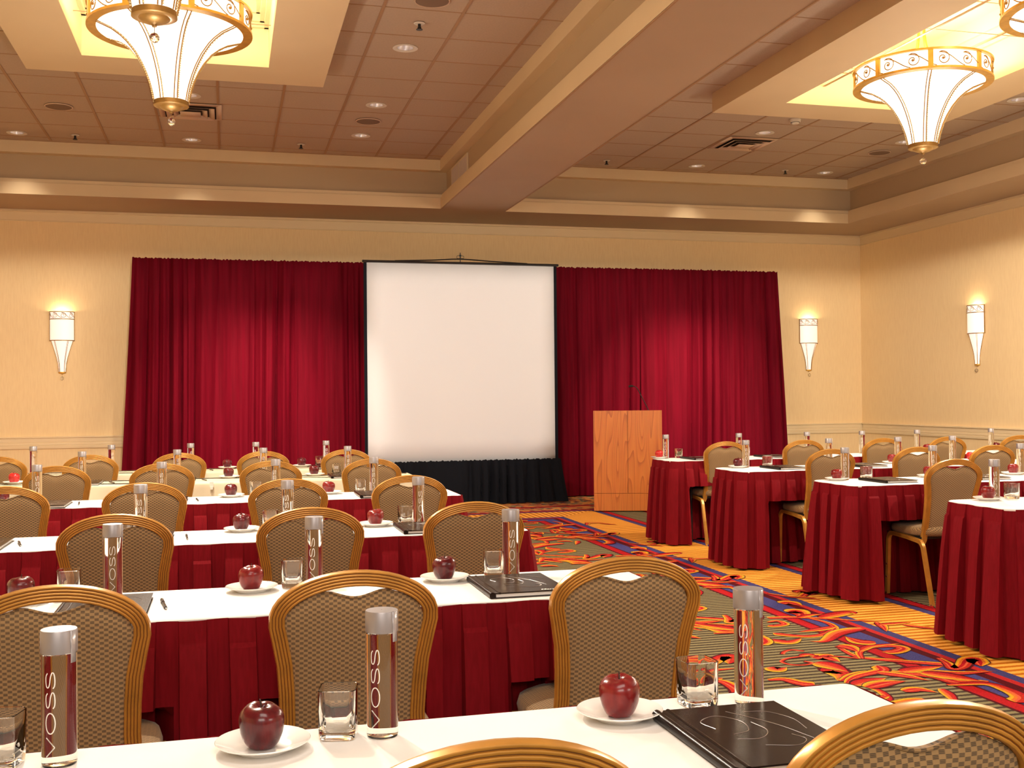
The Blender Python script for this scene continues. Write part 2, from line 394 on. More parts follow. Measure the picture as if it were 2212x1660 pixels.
def stroke(k, w, pts, flip=False):
    w = w*1.28 if k != 't' else w*1.2
    P = catmull([(x, y, 0) for x, y in pts], 7); n = len(P)
    cols = [(C_COR, .35), (C_SC, .4), (C_MAR, .25)] if k == 't' else (LEAFC2 if flip else LEAFC)
    zc[0] += .0000045
    z = zc[0]
    L_, R_ = [], []
    edges = [0]
    for c, f in cols: edges.append(edges[-1]+f)
    tot = edges[-1]; edges = [e/tot-.5 for e in edges]
    rows = []
    for i, p in enumerate(P):
        t = i/(n-1)
        if k == 'l': ww = w*(sin(pi*min(1, t*1.0+.06)**.75)**.8 if t < 1 else 0)
        elif k == 's': ww = w*(.35+.9*t**.7)*(1 if t < .93 else (1-t)/.07*.9+.1)
        elif k == 'w': ww = w*(1-t)**.5*1.2
        else: ww = w
        tg = P[min(i+1, n-1)]-P[max(i-1, 0)]
        if tg.length < 1e-6: tg = Vector((1, 0, 0))
        tg.normalize(); nn = Vector((-tg.y, tg.x, 0))
        rows.append([(p.x+nn.x*ww*e, p.y+nn.y*ww*e, z) for e in edges])
    for j, (c, f) in enumerate(cols):
        vs = [r[j] for r in rows]+[r[j+1] for r in rows]
        fl.add(vs, [(i, i+1, n+i+1, n+i) for i in range(n-1)], c)
PER = 2.64
for rep in (-1, 0, 1, 2):
    for q, (k, w, pts) in enumerate(STROKES):
        if rep == 2 and max(y for x, y in pts)+rep*PER > 11.15: continue
        stroke(k, w*1.05, [(x, y+rep*PER) for x, y in pts], q % 3 == 1)
        for sx_, sy_ in ((.55, 1.3), (1.15, .4), (1.75, 1.9)):
            mp_ = [(x-sx_, y+rep*PER+sy_) for x, y in pts]
            if max(y for x, y in mp_) < 11.1 and max(x for x, y in mp_) < 3.12: stroke(k, w, mp_, q % 2 == 0)
        mp_ = [(2.55-x, y+rep*PER+.5) for x, y in pts]
        if max(y for x, y in mp_) < 11.1: stroke(k, w, mp_, q % 2 == 0)
        if rep < 3:
            mp_ = [(8.35-x, y+rep*PER+.4) for x, y in pts]
            if min(x for x, y in mp_) > 4.27 and max(x for x, y in mp_) < 9: stroke(k, w, mp_, q % 2 == 0)
# far cross border: scrolls turned along the band
for q, (k, w, pts) in enumerate(STROKES):
    for rep in (0, 1):
        mp_ = [(3.1-(y-4.0)-rep*PER, 7.95+x) for x, y in pts]
        if min(x for x, y in mp_) > -1.5 and max(y for x, y in mp_) < 11.8: stroke(k, w, mp_, q % 2 == 0)
floor = struct(fl.build('floor'))
sub = MB(); sub.box(XL, YB, -.12, XR, YW, -.004, C_MAR); o = struct(sub.build('trim_1'))

# ---- walls
w = MB(); w.box(XL-.15, YW, 0, XR+.15, YW+.15, 3.8, M_WALL); struct(w.build('wall_front'))
w = MB(); w.box(XR, YB, 0, XR+.15, YW, 3.8, M_WALL); struct(w.build('wall_right'))
w = MB(); w.box(XL-.15, YB, 0, XL, YW, 3.8, M_WALL); struct(w.build('wall_left'))
# chair rail (profiled) and wall-top frieze band, baseboards
def rail(m_, y, dirx, a, b, zs):
    pass
def molding(prof, x0, x1, y, side):
    """prof = [(out, z)], side: 'F' runs along x on the front wall, 'R' along y on the right wall, 'L' on the left"""
    mb = MB()
    ra = []
    for p in (x0, x1):
        if side == 'F': ra.append([(p, y-o_, z) for o_, z in prof])
        elif side == 'R': ra.append([(y-o_, p, z) for o_, z in prof])
        else: ra.append([(y+o_, p, z) for o_, z in prof])
    mb.rings(ra, M_TRIM, closed=True, cap0=True, cap1=True, smooth=False)
    return mb
RAILP = [(0, .755), (.018, .757), (.022, .765), (.022, .792), (.016, .795), (.016, .800), (.022, .803), (.022, .828), (.017, .831), (.017, .836), (.022, .839), (.022, .885), (.040, .890), (.040, .903), (0, .905)]
struct(molding(RAILP, XL, XR, YW-.0005, 'F').build('trim_2', rec=True))
struct(molding(RAILP, YB, YW-.041, XR-.0005, 'R').build('trim_3', rec=True))
FRZ = [(0, 3.515), (.012, 3.517), (.012, 3.525), (.006, 3.53), (.006, 3.628), (.022, 3.632), (.022, 3.645), (.016, 3.648), (.016, 3.6595), (0, 3.6595)]
struct(molding(FRZ, XL, XR, YW-.0005, 'F').build('trim_4', rec=True))
struct(molding(FRZ, YB, YW-.023, XR-.0005, 'R').build('trim_5', rec=True))
BBP = [(0, 0.004), (.015, 0.004), (.015, .09), (.008, .10), (0, .10)]
struct(molding(BBP, XL, XR, YW-.0005, 'F').build('baseboard_front', rec=True))
struct(molding(BBP, YB, YW-.016, XR-.0005, 'R').build('baseboard_right', rec=True))

# ---- ceiling: slab, tile grids, soffits, cross beam
CO = [(-3.3, 2.555, 13.14), (3.39, 8.22, 13.18)]       # x0, x1, y1 of the two coffers
TR = [(-1.10, .35, 3.4, 9.18), (5.11, 6.54, 3.4, 9.22)]
CANS = [(1.46, 8.99), (1.46, 10.82), (1.46, 12.12), (-.37, 12.73), (-2.2, 12.80), (-.33, 10.87), (5.84, 11.02), (5.83, 12.82), (7.68, 12.85), (7.68, 9.21), (7.66, 11.07)]
ce = MB()
ex = sorted({XL, XR} | {v for t_ in TR for v in t_[:2]} | {round(x+d, 3) for x, y in CANS for d in (-.068, .068)})
ey = sorted({YB, YW} | {v for t_ in TR for v in t_[2:]} | {round(y+d, 3) for x, y in CANS for d in (-.068, .068)})
for xa, xb in zip(ex[:-1], ex[1:]):
    run = None
    for ya, yb in list(zip(ey[:-1], ey[1:]))+[(None, None)]:
        hole = True
        if ya is not None:
            cx_, cy_ = (xa+xb)/2, (ya+yb)/2
            hole = any(t_[0] < cx_ < t_[1] and t_[2] < cy_ < t_[3] for t_ in TR) or any(abs(cx_-x) < .068 and abs(cy_-y) < .068 for x, y in CANS)
        if not hole and run is None: run = ya
        if hole and run is not None:
            end = ya if ya is not None else ey[-1]
            ce.quad((xa, run, ZT), (xa, end, ZT), (xb, end, ZT), (xb, run, ZT), M_TILE); run = None
ce.box(XL, YB, ZT+.5, XR, YW, ZT+.6, M_TILE)
GR = [(2.369, .6096, 12.339, .6096), (4.885, .628, 10.63, .613)]
for (x0, x1, y1), (gx, dx, gy, dy) in zip(CO, GR):
    k = gx-math.floor((gx-x0)/dx)*dx
    while k < x1:
        if k > x0+.02: ce.box(k-.012, YB, ZT-.006, k+.012, y1, ZT, M_GRID)
        k += dx
    k = gy-math.floor((gy-YB)/dy)*dy
    while k < y1:
        ce.box(x0, k-.005, ZT-.0035, x1, k+.005, ZT, M_GRID)
        k += dy
    ce.box(x0, y1-.02, ZT-.008, x1, y1, ZT, M_GRID)
struct(ce.build('ceiling'))
def coving(name, x0, x1, y0, y1, mb, mlow):
    pass
# soffit profile from its inner edge: bright fascia, small step, recessed band, upper fascia
def soffit_edge(mb, path_fn, a, b):
    """path_fn(t, d) -> (x, y): t along the edge, d outward (away from coffer)"""
    prof = [(0.0, ZS), (0.0, 3.795), (.018, 3.80), (.018, 3.838), (.10, 3.842), (.10, 4.125), (0.0, 4.13), (0.0, ZT)]
    mats = [M_CREAM, M_CREAM, M_CREAM, M_CREAM, M_CREAM, M_CREAM, M_CREAM]
    for (d0, z0), (d1, z1), m in zip(prof[:-1], prof[1:], mats):
        p = [path_fn(a, d0), path_fn(b, d0), path_fn(b, d1), path_fn(a, d1)]
        mb.quad((p[0][0], p[0][1], z0), (p[1][0], p[1][1], z0), (p[2][0], p[2][1], z1), (p[3][0], p[3][1], z1), m)
def frame_soffit(name, x0, x1, y1):
    mb = MB()
    prof = [(0.0, ZS), (0.0, 3.795), (.018, 3.80), (.018, 3.838), (.10, 3.842), (.10, 4.125), (0.0, 4.13), (0.0, ZT)]
    for (d0, z0), (d1, z1) in zip(prof[:-1], prof[1:]):
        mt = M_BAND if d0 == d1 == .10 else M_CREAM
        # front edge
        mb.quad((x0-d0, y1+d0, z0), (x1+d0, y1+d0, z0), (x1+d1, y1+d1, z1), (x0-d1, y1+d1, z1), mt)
        mb.quad((x1+d0, YB, z0), (x1+d1, YB, z1), (x1+d1, y1+d1, z1), (x1+d0, y1+d0, z0), mt)
        mb.quad((x0-d0, YB, z0), (x0-d0, y1+d0, z0), (x0-d1, y1+d1, z1), (x0-d1, YB, z1), mt)
    return struct(mb.build(name))
frame_soffit('trim_6', *CO[0]); frame_soffit('trim_7', *CO[1])
be = MB()
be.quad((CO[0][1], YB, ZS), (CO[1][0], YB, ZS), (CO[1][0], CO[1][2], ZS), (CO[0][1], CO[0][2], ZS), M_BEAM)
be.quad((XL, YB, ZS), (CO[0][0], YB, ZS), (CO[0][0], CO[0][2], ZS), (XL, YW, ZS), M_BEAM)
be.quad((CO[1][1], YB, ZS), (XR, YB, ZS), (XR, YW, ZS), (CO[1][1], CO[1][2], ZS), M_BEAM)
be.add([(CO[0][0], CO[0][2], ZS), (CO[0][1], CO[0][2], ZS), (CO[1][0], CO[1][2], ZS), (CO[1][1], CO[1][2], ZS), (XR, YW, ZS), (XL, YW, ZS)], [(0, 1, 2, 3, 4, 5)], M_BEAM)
# thin shadow bead along beam edges
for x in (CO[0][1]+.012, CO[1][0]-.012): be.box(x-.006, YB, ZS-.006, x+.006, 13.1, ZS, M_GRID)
struct(be.build('trim_8'))
# ---- chandelier trays
def tray(name, ox0, ox1, oy0, oy1, t):
    ix0, ix1, iy0, iy1 = t; mb = MB(); zt = 4.64
    m = M_CREAM
    O = [(ox0, oy0), (ox1, oy0), (ox1, oy1), (ox0, oy1)]; I = [(ix0, iy0), (ix1, iy0), (ix1, iy1), (ix0, iy1)]
    for i in range(4):
        j = (i+1) % 4
        mb.quad((*O[i], ZF), (*O[j], ZF), (*I[j], ZF), (*I[i], ZF), m)
        mb.quad((*O[i], ZF), (*O[j], ZF), (*O[j], ZT), (*O[i], ZT), m)
        mb.quad((*I[i], ZF), (*I[j], ZF), (*I[j], zt), (*I[i], zt), M_TRAY)
    mb.quad((*I[0], zt), (*I[1], zt), (*I[2], zt), (*I[3], zt), M_TRAY)
    # stepped crown inside
    for d0, z0, z1 in ((.035, 4.40, 4.44), (.07, 4.44, 4.50), (.10, 4.50, zt)):
        mb.box(ix0, iy1-d0, z0, ix1, iy1, z1, M_TRAY); mb.box(ix0, iy0, z0, ix1, iy0+d0, z1, M_TRAY)
        mb.box(ix0, iy0, z0, ix0+d0, iy1, z1, M_TRAY); mb.box(ix1-d0, iy0, z0, ix1, iy1, z1, M_TRAY)
    return struct(mb.build(name))
tray('trim_9', -1.585, .835, 2.9, 9.66, TR[0]); tray('trim_10', 4.58, 7.07, 2.9, 9.70, TR[1])

# ------------------------------------------------------------------ ceiling fixtures
def downlight():
    t = thing('recessed_downlight', '', 'ceiling light')
    b = MB(); b.lathe([(.066, .002), (.104, -.001), (.106, -.006), (.092, -.009), (.067, -.002)], M_PLAST, 32); b.build('trim_ring', t)
    b = MB(); b.lathe([(.066, -.001), (.058, .06), (.035, .085), (.001, .088)], M_REFL, 32); b.build('reflector', t)
    b = MB(); b.lathe([(.001, .045), (.022, .048), (.028, .062), (.02, .08), (.001, .084)], M_BULB, 16); b.build('bulb', t)
    return Proto(t)
# the tile slab is pierced by the cans only as deep as the reflector: model the can below a small dropped collar
DL = downlight()
ordi = ['nearest', 'second', 'third', 'fourth', 'fifth', 'sixth']
DLP = [(1.46, 8.99, 'recessed downlight in left coffer, the large one nearest the camera right of the chandelier tray'),
       (1.46, 10.82, 'recessed downlight in left coffer between the nearest one and the round speaker grille'),
       (1.46, 12.12, 'recessed downlight in left coffer just beyond the round speaker grille, beside the cross beam'),
       (-.37, 12.73, 'recessed downlight in left coffer in the last tile row below the air diffuser'),
       (-2.2, 12.80, 'recessed downlight at the far left end of the last tile row of left coffer'),
       (-.33, 10.87, 'dim recessed downlight half hidden behind the foot of the left chandelier'),
       (5.84, 11.02, 'recessed downlight in right coffer directly beyond the smoke detector, next to the air diffuser'),
       (5.83, 12.82, 'recessed downlight in right coffer, last tile row, left of the sprinkler'),
       (7.68, 12.85, 'recessed downlight in the far right corner of right coffer'),
       (7.68, 9.21, 'recessed downlight at the right edge of the photo beside the lit tray'),
       (7.66, 11.07, 'recessed downlight partly hidden behind the lower end of the right chandelier'),
       (1.46, 7.2, ''), (1.46, 5.3, ''), (-2.2, 8.9, ''), (-2.2, 6.0, ''), (4.0, 8.0, ''), (7.68, 6.5, '')]
for i, (x, y, lb) in enumerate(DLP):
    if lb: DL.put((x, y, ZT-.0005), 0, lb, 'recessed downlights in the ceiling')
    s = add_light('downlight_lamp', 'SPOT', (x, y, ZT-.015), K_DOWN, WARM, .04, (0, 0, 0), radians(84), 1.0)
DRAPES = []
for x, e in ((.0, 1.0), (.75, 1.0), (5.75, 1.1), (6.35, .9)):
    DRAPES.append(add_light('drape_spot_lamp', 'SPOT', (x, 11.0, 4.15), K_DRAPE*e, WARM, .05, (radians(40), 0, 0), radians(42), 1.0))
def simple(name, mb, label, cat, loc, group=None): o = mb.build(name, loc=loc); return tag(o, label, cat, group)
b = MB(); b.lathe([(.001, -.006), (.115, -.006), (.122, -.004), (.125, 0)], M_SPK, 40)
t = thing('ceiling_speaker', '', 'speaker'); b.build('grille', t); b = MB(); b.lathe([(.124, 0), (.124, -.006), (.130, -.006), (.133, 0)], M_VENT, 40); b.build('rim', t); SPK = Proto(t)
for x, y, lb in ((1.46, 11.46, 'round dark speaker grille in left coffer between two downlights near the cross beam'), (-1.6, 11.55, 'round dark speaker grille at the left of left coffer, beyond the chandelier tray'), (1.48, 7.86, 'round speaker grille cut off by the top edge of the photo'), (7.69, 11.62, 'round dark speaker grille at the right edge of right coffer')):
    SPK.put((x, y, ZT-.0062), 0, lb, 'round ceiling speakers')
t = thing('fire_sprinkler', '', 'sprinkler')
b = MB(); b.lathe([(.001, -.006), (.038, -.006), (.044, 0)], M_PLAST, 24); b.build('escutcheon', t)
b = MB(); b.lathe([(.012, -.006), (.012, -.03), (.016, -.034), (.016, -.045), (.001, -.046)], M_BLACK, 12); b.lathe([(.001, -.046), (.026, -.047), (.026, -.050), (.001, -.051)], M_BLACK, 16); b.build('head', t); SPR = Proto(t)
for x, y, lb in ((1.47, 8.36, 'sprinkler head in left coffer, above the nearest downlight by the cross beam'), (-1.6, 12.76, 'black sprinkler head in the last tile row at the left, beside the far left downlight'), (.84, 12.67, 'black sprinkler head in the last tile row of left coffer, near the cross beam side'), (4.58, 12.74, 'black sprinkler head in right coffer close to the cross beam'), (7.07, 12.8, 'black sprinkler head in the last tile row of right coffer between two downlights')):
    SPR.put((x, y, ZT-.0062), 0, lb, 'sprinkler heads')
t = thing('smoke_detector', 'white round smoke detector beside the lit tray box in right coffer', 'smoke detector', (5.88, 10.42, ZT-.001))
b = MB(); b.lathe([(.001, -.05), (.035, -.048), (.042, -.035), (.055, -.03), (.06, -.005), (.06, 0)], M_PLAST, 28); b.build('housing', t)
b = MB(); b.lathe([(.043, -.036), (.05, -.032)], M_BLACK, 28); b.build('vent_ring', t)
def diffuser():
    t = thing('air_diffuser', '', 'air vent'); h = .29
    b = MB(); b.box(-h, -h, -.004, h, h, -.002, M_VENTD); b.build('backing', t)
    b = MB()
    for (a0, a1) in ((.305, .285),): 
        pass
    for k, (ro, ri, zo, zi) in enumerate(((.305, .25, -.004, -.012), (.235, .18, -.030, -.010), (.165, .115, -.034, -.012), (.10, .0, -.036, -.014))):
        O = [(-ro, -ro, zo), (ro, -ro, zo), (ro, ro, zo), (-ro, ro, zo)]; I = [(-ri, -ri, zi), (ri, -ri, zi), (ri, ri, zi), (-ri, ri, zi)]
        if ri == 0: b.quad(*O, M_VENT); continue
        for i in range(4): b.quad(O[i], O[(i+1) % 4], I[(i+1) % 4], I[i], M_VENT)
    b.build('louvres', t, solid=.002); return Proto(t)
DF = diffuser()
DF.put((-.34, 11.43, ZT-.0065), 0, 'square louvred air diffuser behind the foot of the left chandelier', 'ceiling air diffusers')
DF.put((5.83, 11.53, ZT-.0065), 0, 'square louvred air diffuser in the right coffer beside a downlight', 'ceiling air diffusers')
t = thing('wall_grille', 'dark slatted air grille on the left face of the cross beam near the front wall', 'air vent', (2.655, 12.42, 3.98))
b = MB(); b.box(-.012, -.43, -.105, -.004, .43, .105, M_VENTD); b.build('backing', t)
b = MB()
for i in range(26):
    y = -.42+i*.84/25; b.box(-.022, y-.005, -.10, -.012, y+.005, .10, M_VENT)
b.box(-.026, -.008, -.105, -.012, .008, .105, M_CREAM); b.build('slats', t)
b = MB()
for a in ((-.45, -.12, .45, -.10), (-.45, .10, .45, .12)): b.box(-.02, a[0], a[1], -.004, a[2], a[3], M_CREAM)
b.box(-.02, -.45, -.10, -.004, -.43, .10, M_CREAM); b.box(-.02, .43, -.10, -.004, .45, .10, M_CREAM); b.build('frame', t)

# ------------------------------------------------------------------ scroll ironwork helper: running spiral in (s, z)
def running_scroll(n_units, unit, h, z0):
    out = []
    for k in range(n_units):
        cx = (k+.42)*unit; cz = z0+h*.46; pts = []
        for i in range(33):
            t = i/32; a = -pi*.2+t*2*pi*1.45; r = .006+(h*.44-.006)*t**.85
            pts.append((cx+r*cos(a), cz+r*sin(a)))
        # tail sweeping down to the next unit
        x, z = pts[-1]; ex = (k+1.32)*unit
        for i in range(1, 11):
            t = i/10; pts.append((x+(ex-x)*t, z+(z0+h*.04-z)*(t*t*(3-2*t))+h*.10*sin(pi*t)))
        out.append((pts, (cx, cz)))
    return out
# ------------------------------------------------------------------ chandeliers (origin at bottom of the ring band)
def bowl_profile():
    P = [(.515, 0.0), (.42, -.028), (.355, -.062), (.292, -.115), (.235, -.185), (.190, -.262), (.158, -.335), (.135, -.405), (.120, -.47), (.112, -.52)]
    return P
def prof_r(z):
    P = bowl_profile()
    for (r0, z0), (r1, z1) in zip(P[:-1], P[1:]):
        if z1 <= z <= z0: return r0+(r1-r0)*(z-z0)/(z1-z0)
    return P[-1][0]
def chandelier():
    t = thing('chandelier', '', 'chandelier'); H = .155
    b = MB(); b.lathe(bowl_profile(), M_SHADE, 64); b.build('bowl_shade', t)
    b = MB(); b.lathe([(.545, 0), (.545, H)], M_SHADE, 64); b.build('band_shade', t)
    b = MB()
    b.lathe([(.505, -.004), (.572, -.004), (.572, .014), (.552, .014), (.552, .002), (.505, .002), (.505, -.004)], M_ANT, 72)
    b.build('lower_ring', t)
    b = MB(); b.lathe([(.545, H-.004), (.572, H-.004), (.574, H+.010), (.545, H+.010), (.545, H-.004)], M_ANT, 72); b.build('upper_ring', t)
    for k in range(8):
        a = 2*pi*k/8+radians(16.5)
        M_ = Matrix.Rotation(a, 4, 'Z')
        b = MB(); b.box(.550, -.020, .012, .566, .020, H-.002, M_ANT, M_); b.build('post', t)
        b = MB()
        for s in (-.011, .011):
            pts = []
            for i in range(15):
                z = -.003-.500*i/14; r = prof_r(z)+.009
                pts.append(M_ @ Vector((r, s*(1 if i else 1.2), z)))
            b.tube(pts, .0042, M_IRON, 5)
        b.build('rib', t)
        b = MB()
        for i in range(34):
            z = -.015-.48*i/33; r = prof_r(z)+.016; c = M_ @ Vector((r, .016, z)); q = .0068
            b.add([(c.x+q, c.y, c.z), (c.x, c.y+q, c.z), (c.x-q, c.y, c.z), (c.x, c.y-q, c.z), (c.x, c.y, c.z+q), (c.x, c.y, c.z-q)], [(0, 1, 4), (1, 2, 4), (2, 3, 4), (3, 0, 4), (1, 0, 5), (2, 1, 5), (3, 2, 5), (0, 3, 5)], M_BEAD, True)
        b.tube([M_ @ Vector((prof_r(-.015-.48*i/14)+.016, .016, -.015-.48*i/14)) for i in range(15)], .0015, M_BEAD, 4)
        b.build('bead_string', t, sharp=180)
    for k in range(8):
        b = MB(); arc = 2*pi/8*.562
        for pts, (cx, cz) in running_scroll(2, arc/2.15, H-.02, .014):
            def mp3(s_, z_): a = 2*pi*k/8+radians(16.5)+(s_+.012)/.562; return Vector((.560*cos(a), .560*sin(a), z_))
            b.tube([mp3(*p) for p in pts], .0040, M_IRON, 4)
            c = mp3(cx, cz); b.lathe([(.001, -.011), (.0105, -.005), (.0105, .005), (.001, .011)], M_IRON, 8, c=(c.x, c.y, c.z))
        b.build('scrollwork', t)
    b = MB(); b.lathe([(.112, -.50), (.121, -.503), (.123, -.535), (.115, -.540), (.085, -.541), (.08, -.548), (.06, -.562), (.03, -.572), (.014, -.578), (.012, -.588), (.001, -.590)], M_ANTD, 40); b.build('bottom_cap', t)
    b = MB(); b.tube([(0, 0, -.59), (0, 0, -.622)], .0018, M_ANTD, 5)
    f = b.build('ball_chain', t)
    b = MB(); b.lathe([(.001, -.030)]+[(.0275*cos(a), .0275*sin(a)) for a in [(-70+10*i)*pi/180 for i in range(15)]]+[(.001, .030)], M_CRYST, 14, c=(0, 0, -.648), smooth=False); b.build('crystal_ball', t, sharp=1)
    for k in range(4):
        a = pi/2*k+.4; pts = catmull([(.30, 0, .10), (.20, 0, .16), (.075, 0, .28), (.035, 0, .42), (.03, 0, .58)], 6)
        b = MB(); Mz = Matrix.Rotation(a, 4, 'Z'); b.tube([Mz @ p for p in pts], .008, M_ANT, 6); b.build('hanger_arm', t)
        b = MB(); b.tube([Mz @ Vector((.30, 0, .10)), Mz @ Vector((.548, 0, .012))], .006, M_ANT, 6); b.build('spider_arm', t)
    b = MB(); b.lathe([(.001, .60), (.05, .60), (.09, .625), (.095, .655), (.001, .656)], M_ANT, 28); b.build('canopy', t)
    return Proto(t)
CH = chandelier(); ZR = 3.985
CHL = [(-.375, 8.15, 'large flared white bowl chandelier at upper left, hanging behind the darker bronze cap'), (-.375, 6.27, 'chandelier at the top edge upper left showing only its bronze bottom cap and crystal ball'),
       (5.82, 8.15, 'large flared white bowl chandelier with gold scroll band at upper right, seen whole'), (5.82, 6.27, 'chandelier cut off by the top right corner of the photo')]
for x, y, lb in CHL: CH.put((x, y, ZR), 0, lb, 'flared bowl chandeliers in the lit trays')
for x in (-.375, 5.82):
    for y in (8.15, 6.27, 4.3): add_light('chandelier_lamp', 'POINT', (x, y, 4.20), K_TRAY, (1.0, .87, .62), .12); add_light('chandelier_bowl_light', 'SPOT', (x, y, 3.24), K_CHAND*(1.05 if y > 7 else .85), (1.0, .89, .74), .05, (0, 0, 0), pi, .06); add_light('chandelier_glow', 'POINT', (x, y, 2.75), K_POINT, (1.0, .88, .72), .14)
CH.put((-.375, 4.39, ZR), 0, 'flared bowl chandelier above the camera in the left tray, outside the photo', 'flared bowl chandeliers in the lit trays')
CH.put((5.82, 4.39, ZR), 0, 'flared bowl chandelier above the tables in the right tray, outside the photo', 'flared bowl chandeliers in the lit trays')

# ------------------------------------------------------------------ wall sconces (origin on the wall, y towards wall is +; faces -y)
def sconce():
    t = thing('wall_sconce', '', 'wall lamp'); R_ = .138; D = .10
    def half(r, d, z, n=20): return [(r*cos(pi+pi*i/n), d*sin(pi+pi*i/n), z) for i in range(n+1)]
    b = MB(); b.rings([half(R_, D, 0), half(R_, D, .345)], M_SSHADE, closed=False); b.build('shade', t)
    lw = [(.125, .0), (.103, -.07), (.082, -.14), (.062, -.21), (.048, -.28), (.041, -.35), (.039, -.39)]
    b = MB(); b.rings([half(r, r*.72, z) for r, z in lw], M_SSHADE, closed=False); b.build('lower_shade', t)
    for nm, z in (('rim', .345), ('band_rail', .255), ('rim', -.004)):
        b = MB(); b.sweep(half(R_+.003, D+.003, z), [(-.004, -.005), (.004, -.005), (.004, .005), (-.004, .005)], M_ANTD, Vector((0, 0, 1)), smooth=False); b.build(nm, t)
    for s in (-1, 1):
        b = MB(); b.box(s*(R_+.001)-.005, -.012, -.005, s*(R_+.001)+.005, -.001, .348, M_ANTD); b.build('side_bar', t)
        b = MB(); b.tube([(s*(r+.002), -.006, z) for r, z in lw], .004, M_ANTD, 5); b.build('side_bar', t)
    for ang in (-38, 38):
        b = MB()
        for dd in (-3, 3):
            b.tube([((r+.003)*sin(radians(ang+dd*(1+z*-1.5))), -(r*.72+.004)*cos(radians(ang+dd*(1+z*-1.5))), z) for r, z in lw], .0024, M_ANTD, 4)
        b.build('rib', t)
    b = MB(); L_ = pi*.122
    for pts, (cx, cz) in running_scroll(4, L_/4.35, .08, .262):
        def mp4(s_, z_): a = pi+s_/L_*pi; return Vector(((R_+.004)*cos(a), (D+.004)*sin(a), z_))
        b.tube([mp4(min(p[0], L_), p[1]) for p in pts], .0026, M_ANTD, 4)
    b.build('scrollwork', t)
    b = MB(); b.rings([half(.043, .034, -.385), half(.046, .036, -.392), half(.044, .034, -.402), half(.02, .015, -.41), half(.003, .002, -.418)], M_ANT, closed=False); b.build('bottom_cap', t)
    b = MB(); b.tube([(0, -.012, -.415), (0, -.012, -.44)], .001, M_ANTD, 4); b.build('ball_chain', t)
    b = MB(); b.lathe([(.001, -.024)]+[(.021*cos(a), .021*sin(a)) for a in [(-65+13*i)*pi/180 for i in range(11)]]+[(.001, .024)], M_CRYST, 10, c=(0, -.024, -.464), smooth=False); b.build('crystal_ball', t, sharp=1)
    return Proto(t)
SN = sconce()
SNL = [(-1.94, YW-.001, 0, 'gold and white wall sconce at far left, left of the red curtain'), (8.18, YW-.001, 0, 'gold and white wall sconce on the front wall right of the red curtain'), (XR-.001, 11.63, -pi/2, 'gold and white wall sconce on the right side wall')]
for x, y, rz, lb in SNL:
    SN.put((x, y, 2.075), rz, lb, 'wall sconces')
    dx, dy = (0, -.06) if rz == 0 else (-.06, 0)
    add_light('sconce_lamp', 'POINT', (x+dx, y+dy, 2.40), 1.5, (1, .80, .50), .03)
# ------------------------------------------------------------------ pipe-and-drape curtains, screen, lectern
def drape(name, x0, x1, ztop, zbot, y, seed, parent, flare0=0.0, flare1=0.0, mtl=None, amp=.17, nu=360, nv=26, dens=9.5):
    rnd = random.Random(seed); wid = x1-x0
    ph = [rnd.uniform(0, 6) for _ in range(8)]; f1 = rnd.uniform(.9, 1.1)*dens*.34; f2 = rnd.uniform(.9, 1.1)*dens*.58
    ruff = [(rnd.uniform(40, 60), rnd.uniform(0, 6), 1), (rnd.uniform(75, 95), rnd.uniform(0, 6), .6)]
    def fn(u, v):
        # v 0 = top, 1 = hem; pillowy folds with sharp creases, unevenly spaced
        z = ztop+(zbot-ztop)*v; X = x0+wid*u
        Xw = X+.16*sin(2.1*X+ph[0])+.07*sin(5.3*X+ph[1])+.022*sin(1.7*v+ph[2]+3*X)
        a1 = abs(sin(pi*f1*Xw+ph[3]))**.75; a2 = abs(sin(pi*f2*Xw+ph[4]+.5*v))**.75; a3 = sin(2*pi*f2*2.3*Xw+ph[5])
        e1 = .55+.45*sin(1.9*X+ph[6]); e2 = .55+.45*sin(3.1*X+ph[7])
        g = (a1-.5)*1.3*e1+(a2-.5)*1.2*e2+.08*a3
        q = .30+.70*min(1, v*1.9)**.8
        r = sum(k*sin(f*X+p) for f, p, k in ruff)*.006*max(0, 1-v*5)
        xx = X - flare0*v**1.1*(1-u)**3 + flare1*v**1.1*u**3
        zz = z + (.004*sin(110*X+3*sin(9*X))+.003*sin(47*X+1)+.003*sin(173*X) if v == 0 else 0)
        return (xx, y - amp*g*q*.5 - r, zz)
    b = MB(); b.grid(fn, nu, nv, mtl or M_CURT); return b.build(name, parent)
YC = 13.75
t = thing('stage_curtain', 'long burgundy drape hanging left of the white projection screen', 'curtain', (0, 0, 0))
for i, (a, c) in enumerate(((-1.09, -.07), (-.09, .84), (.82, 1.76), (1.74, 2.86))):
    drape('panel', a, c, 3.05, .015, YC+(.012 if i % 2 else 0), 11+i, t, flare0=(.16 if i == 0 else 0))
b = MB(); b.tube([(-1.07, YC+.07, 3.02), (2.86, YC+.07, 3.02)], .02, M_CHROME, 8); b.build('top_rod', t)
for x in (-1.05, 2.84):
    b = MB(); b.tube([(x, YC+.07, 0.012), (x, YC+.07, 3.02)], .022, M_CHROME, 8); b.box(x-.2, YC-.0+.02, .004, x+.2, YC+.25, .012, M_CHROME); b.build('upright', t)
t = thing('stage_curtain', 'long burgundy drape hanging right of the screen, behind the lectern', 'curtain', (0, 0, 0))
for i, (a, c) in enumerate(((2.87, 4.16), (4.14, 5.42), (5.40, 6.66), (6.64, 7.455))):
    drape('panel', a, c, 3.05, .015, YC+(.012 if i % 2 else 0), 31+i, t, flare1=(.13 if i == 3 else 0))
b = MB(); b.tube([(2.88, YC+.07, 3.02), (7.43, YC+.07, 3.02)], .02, M_CHROME, 8); b.build('top_rod', t)
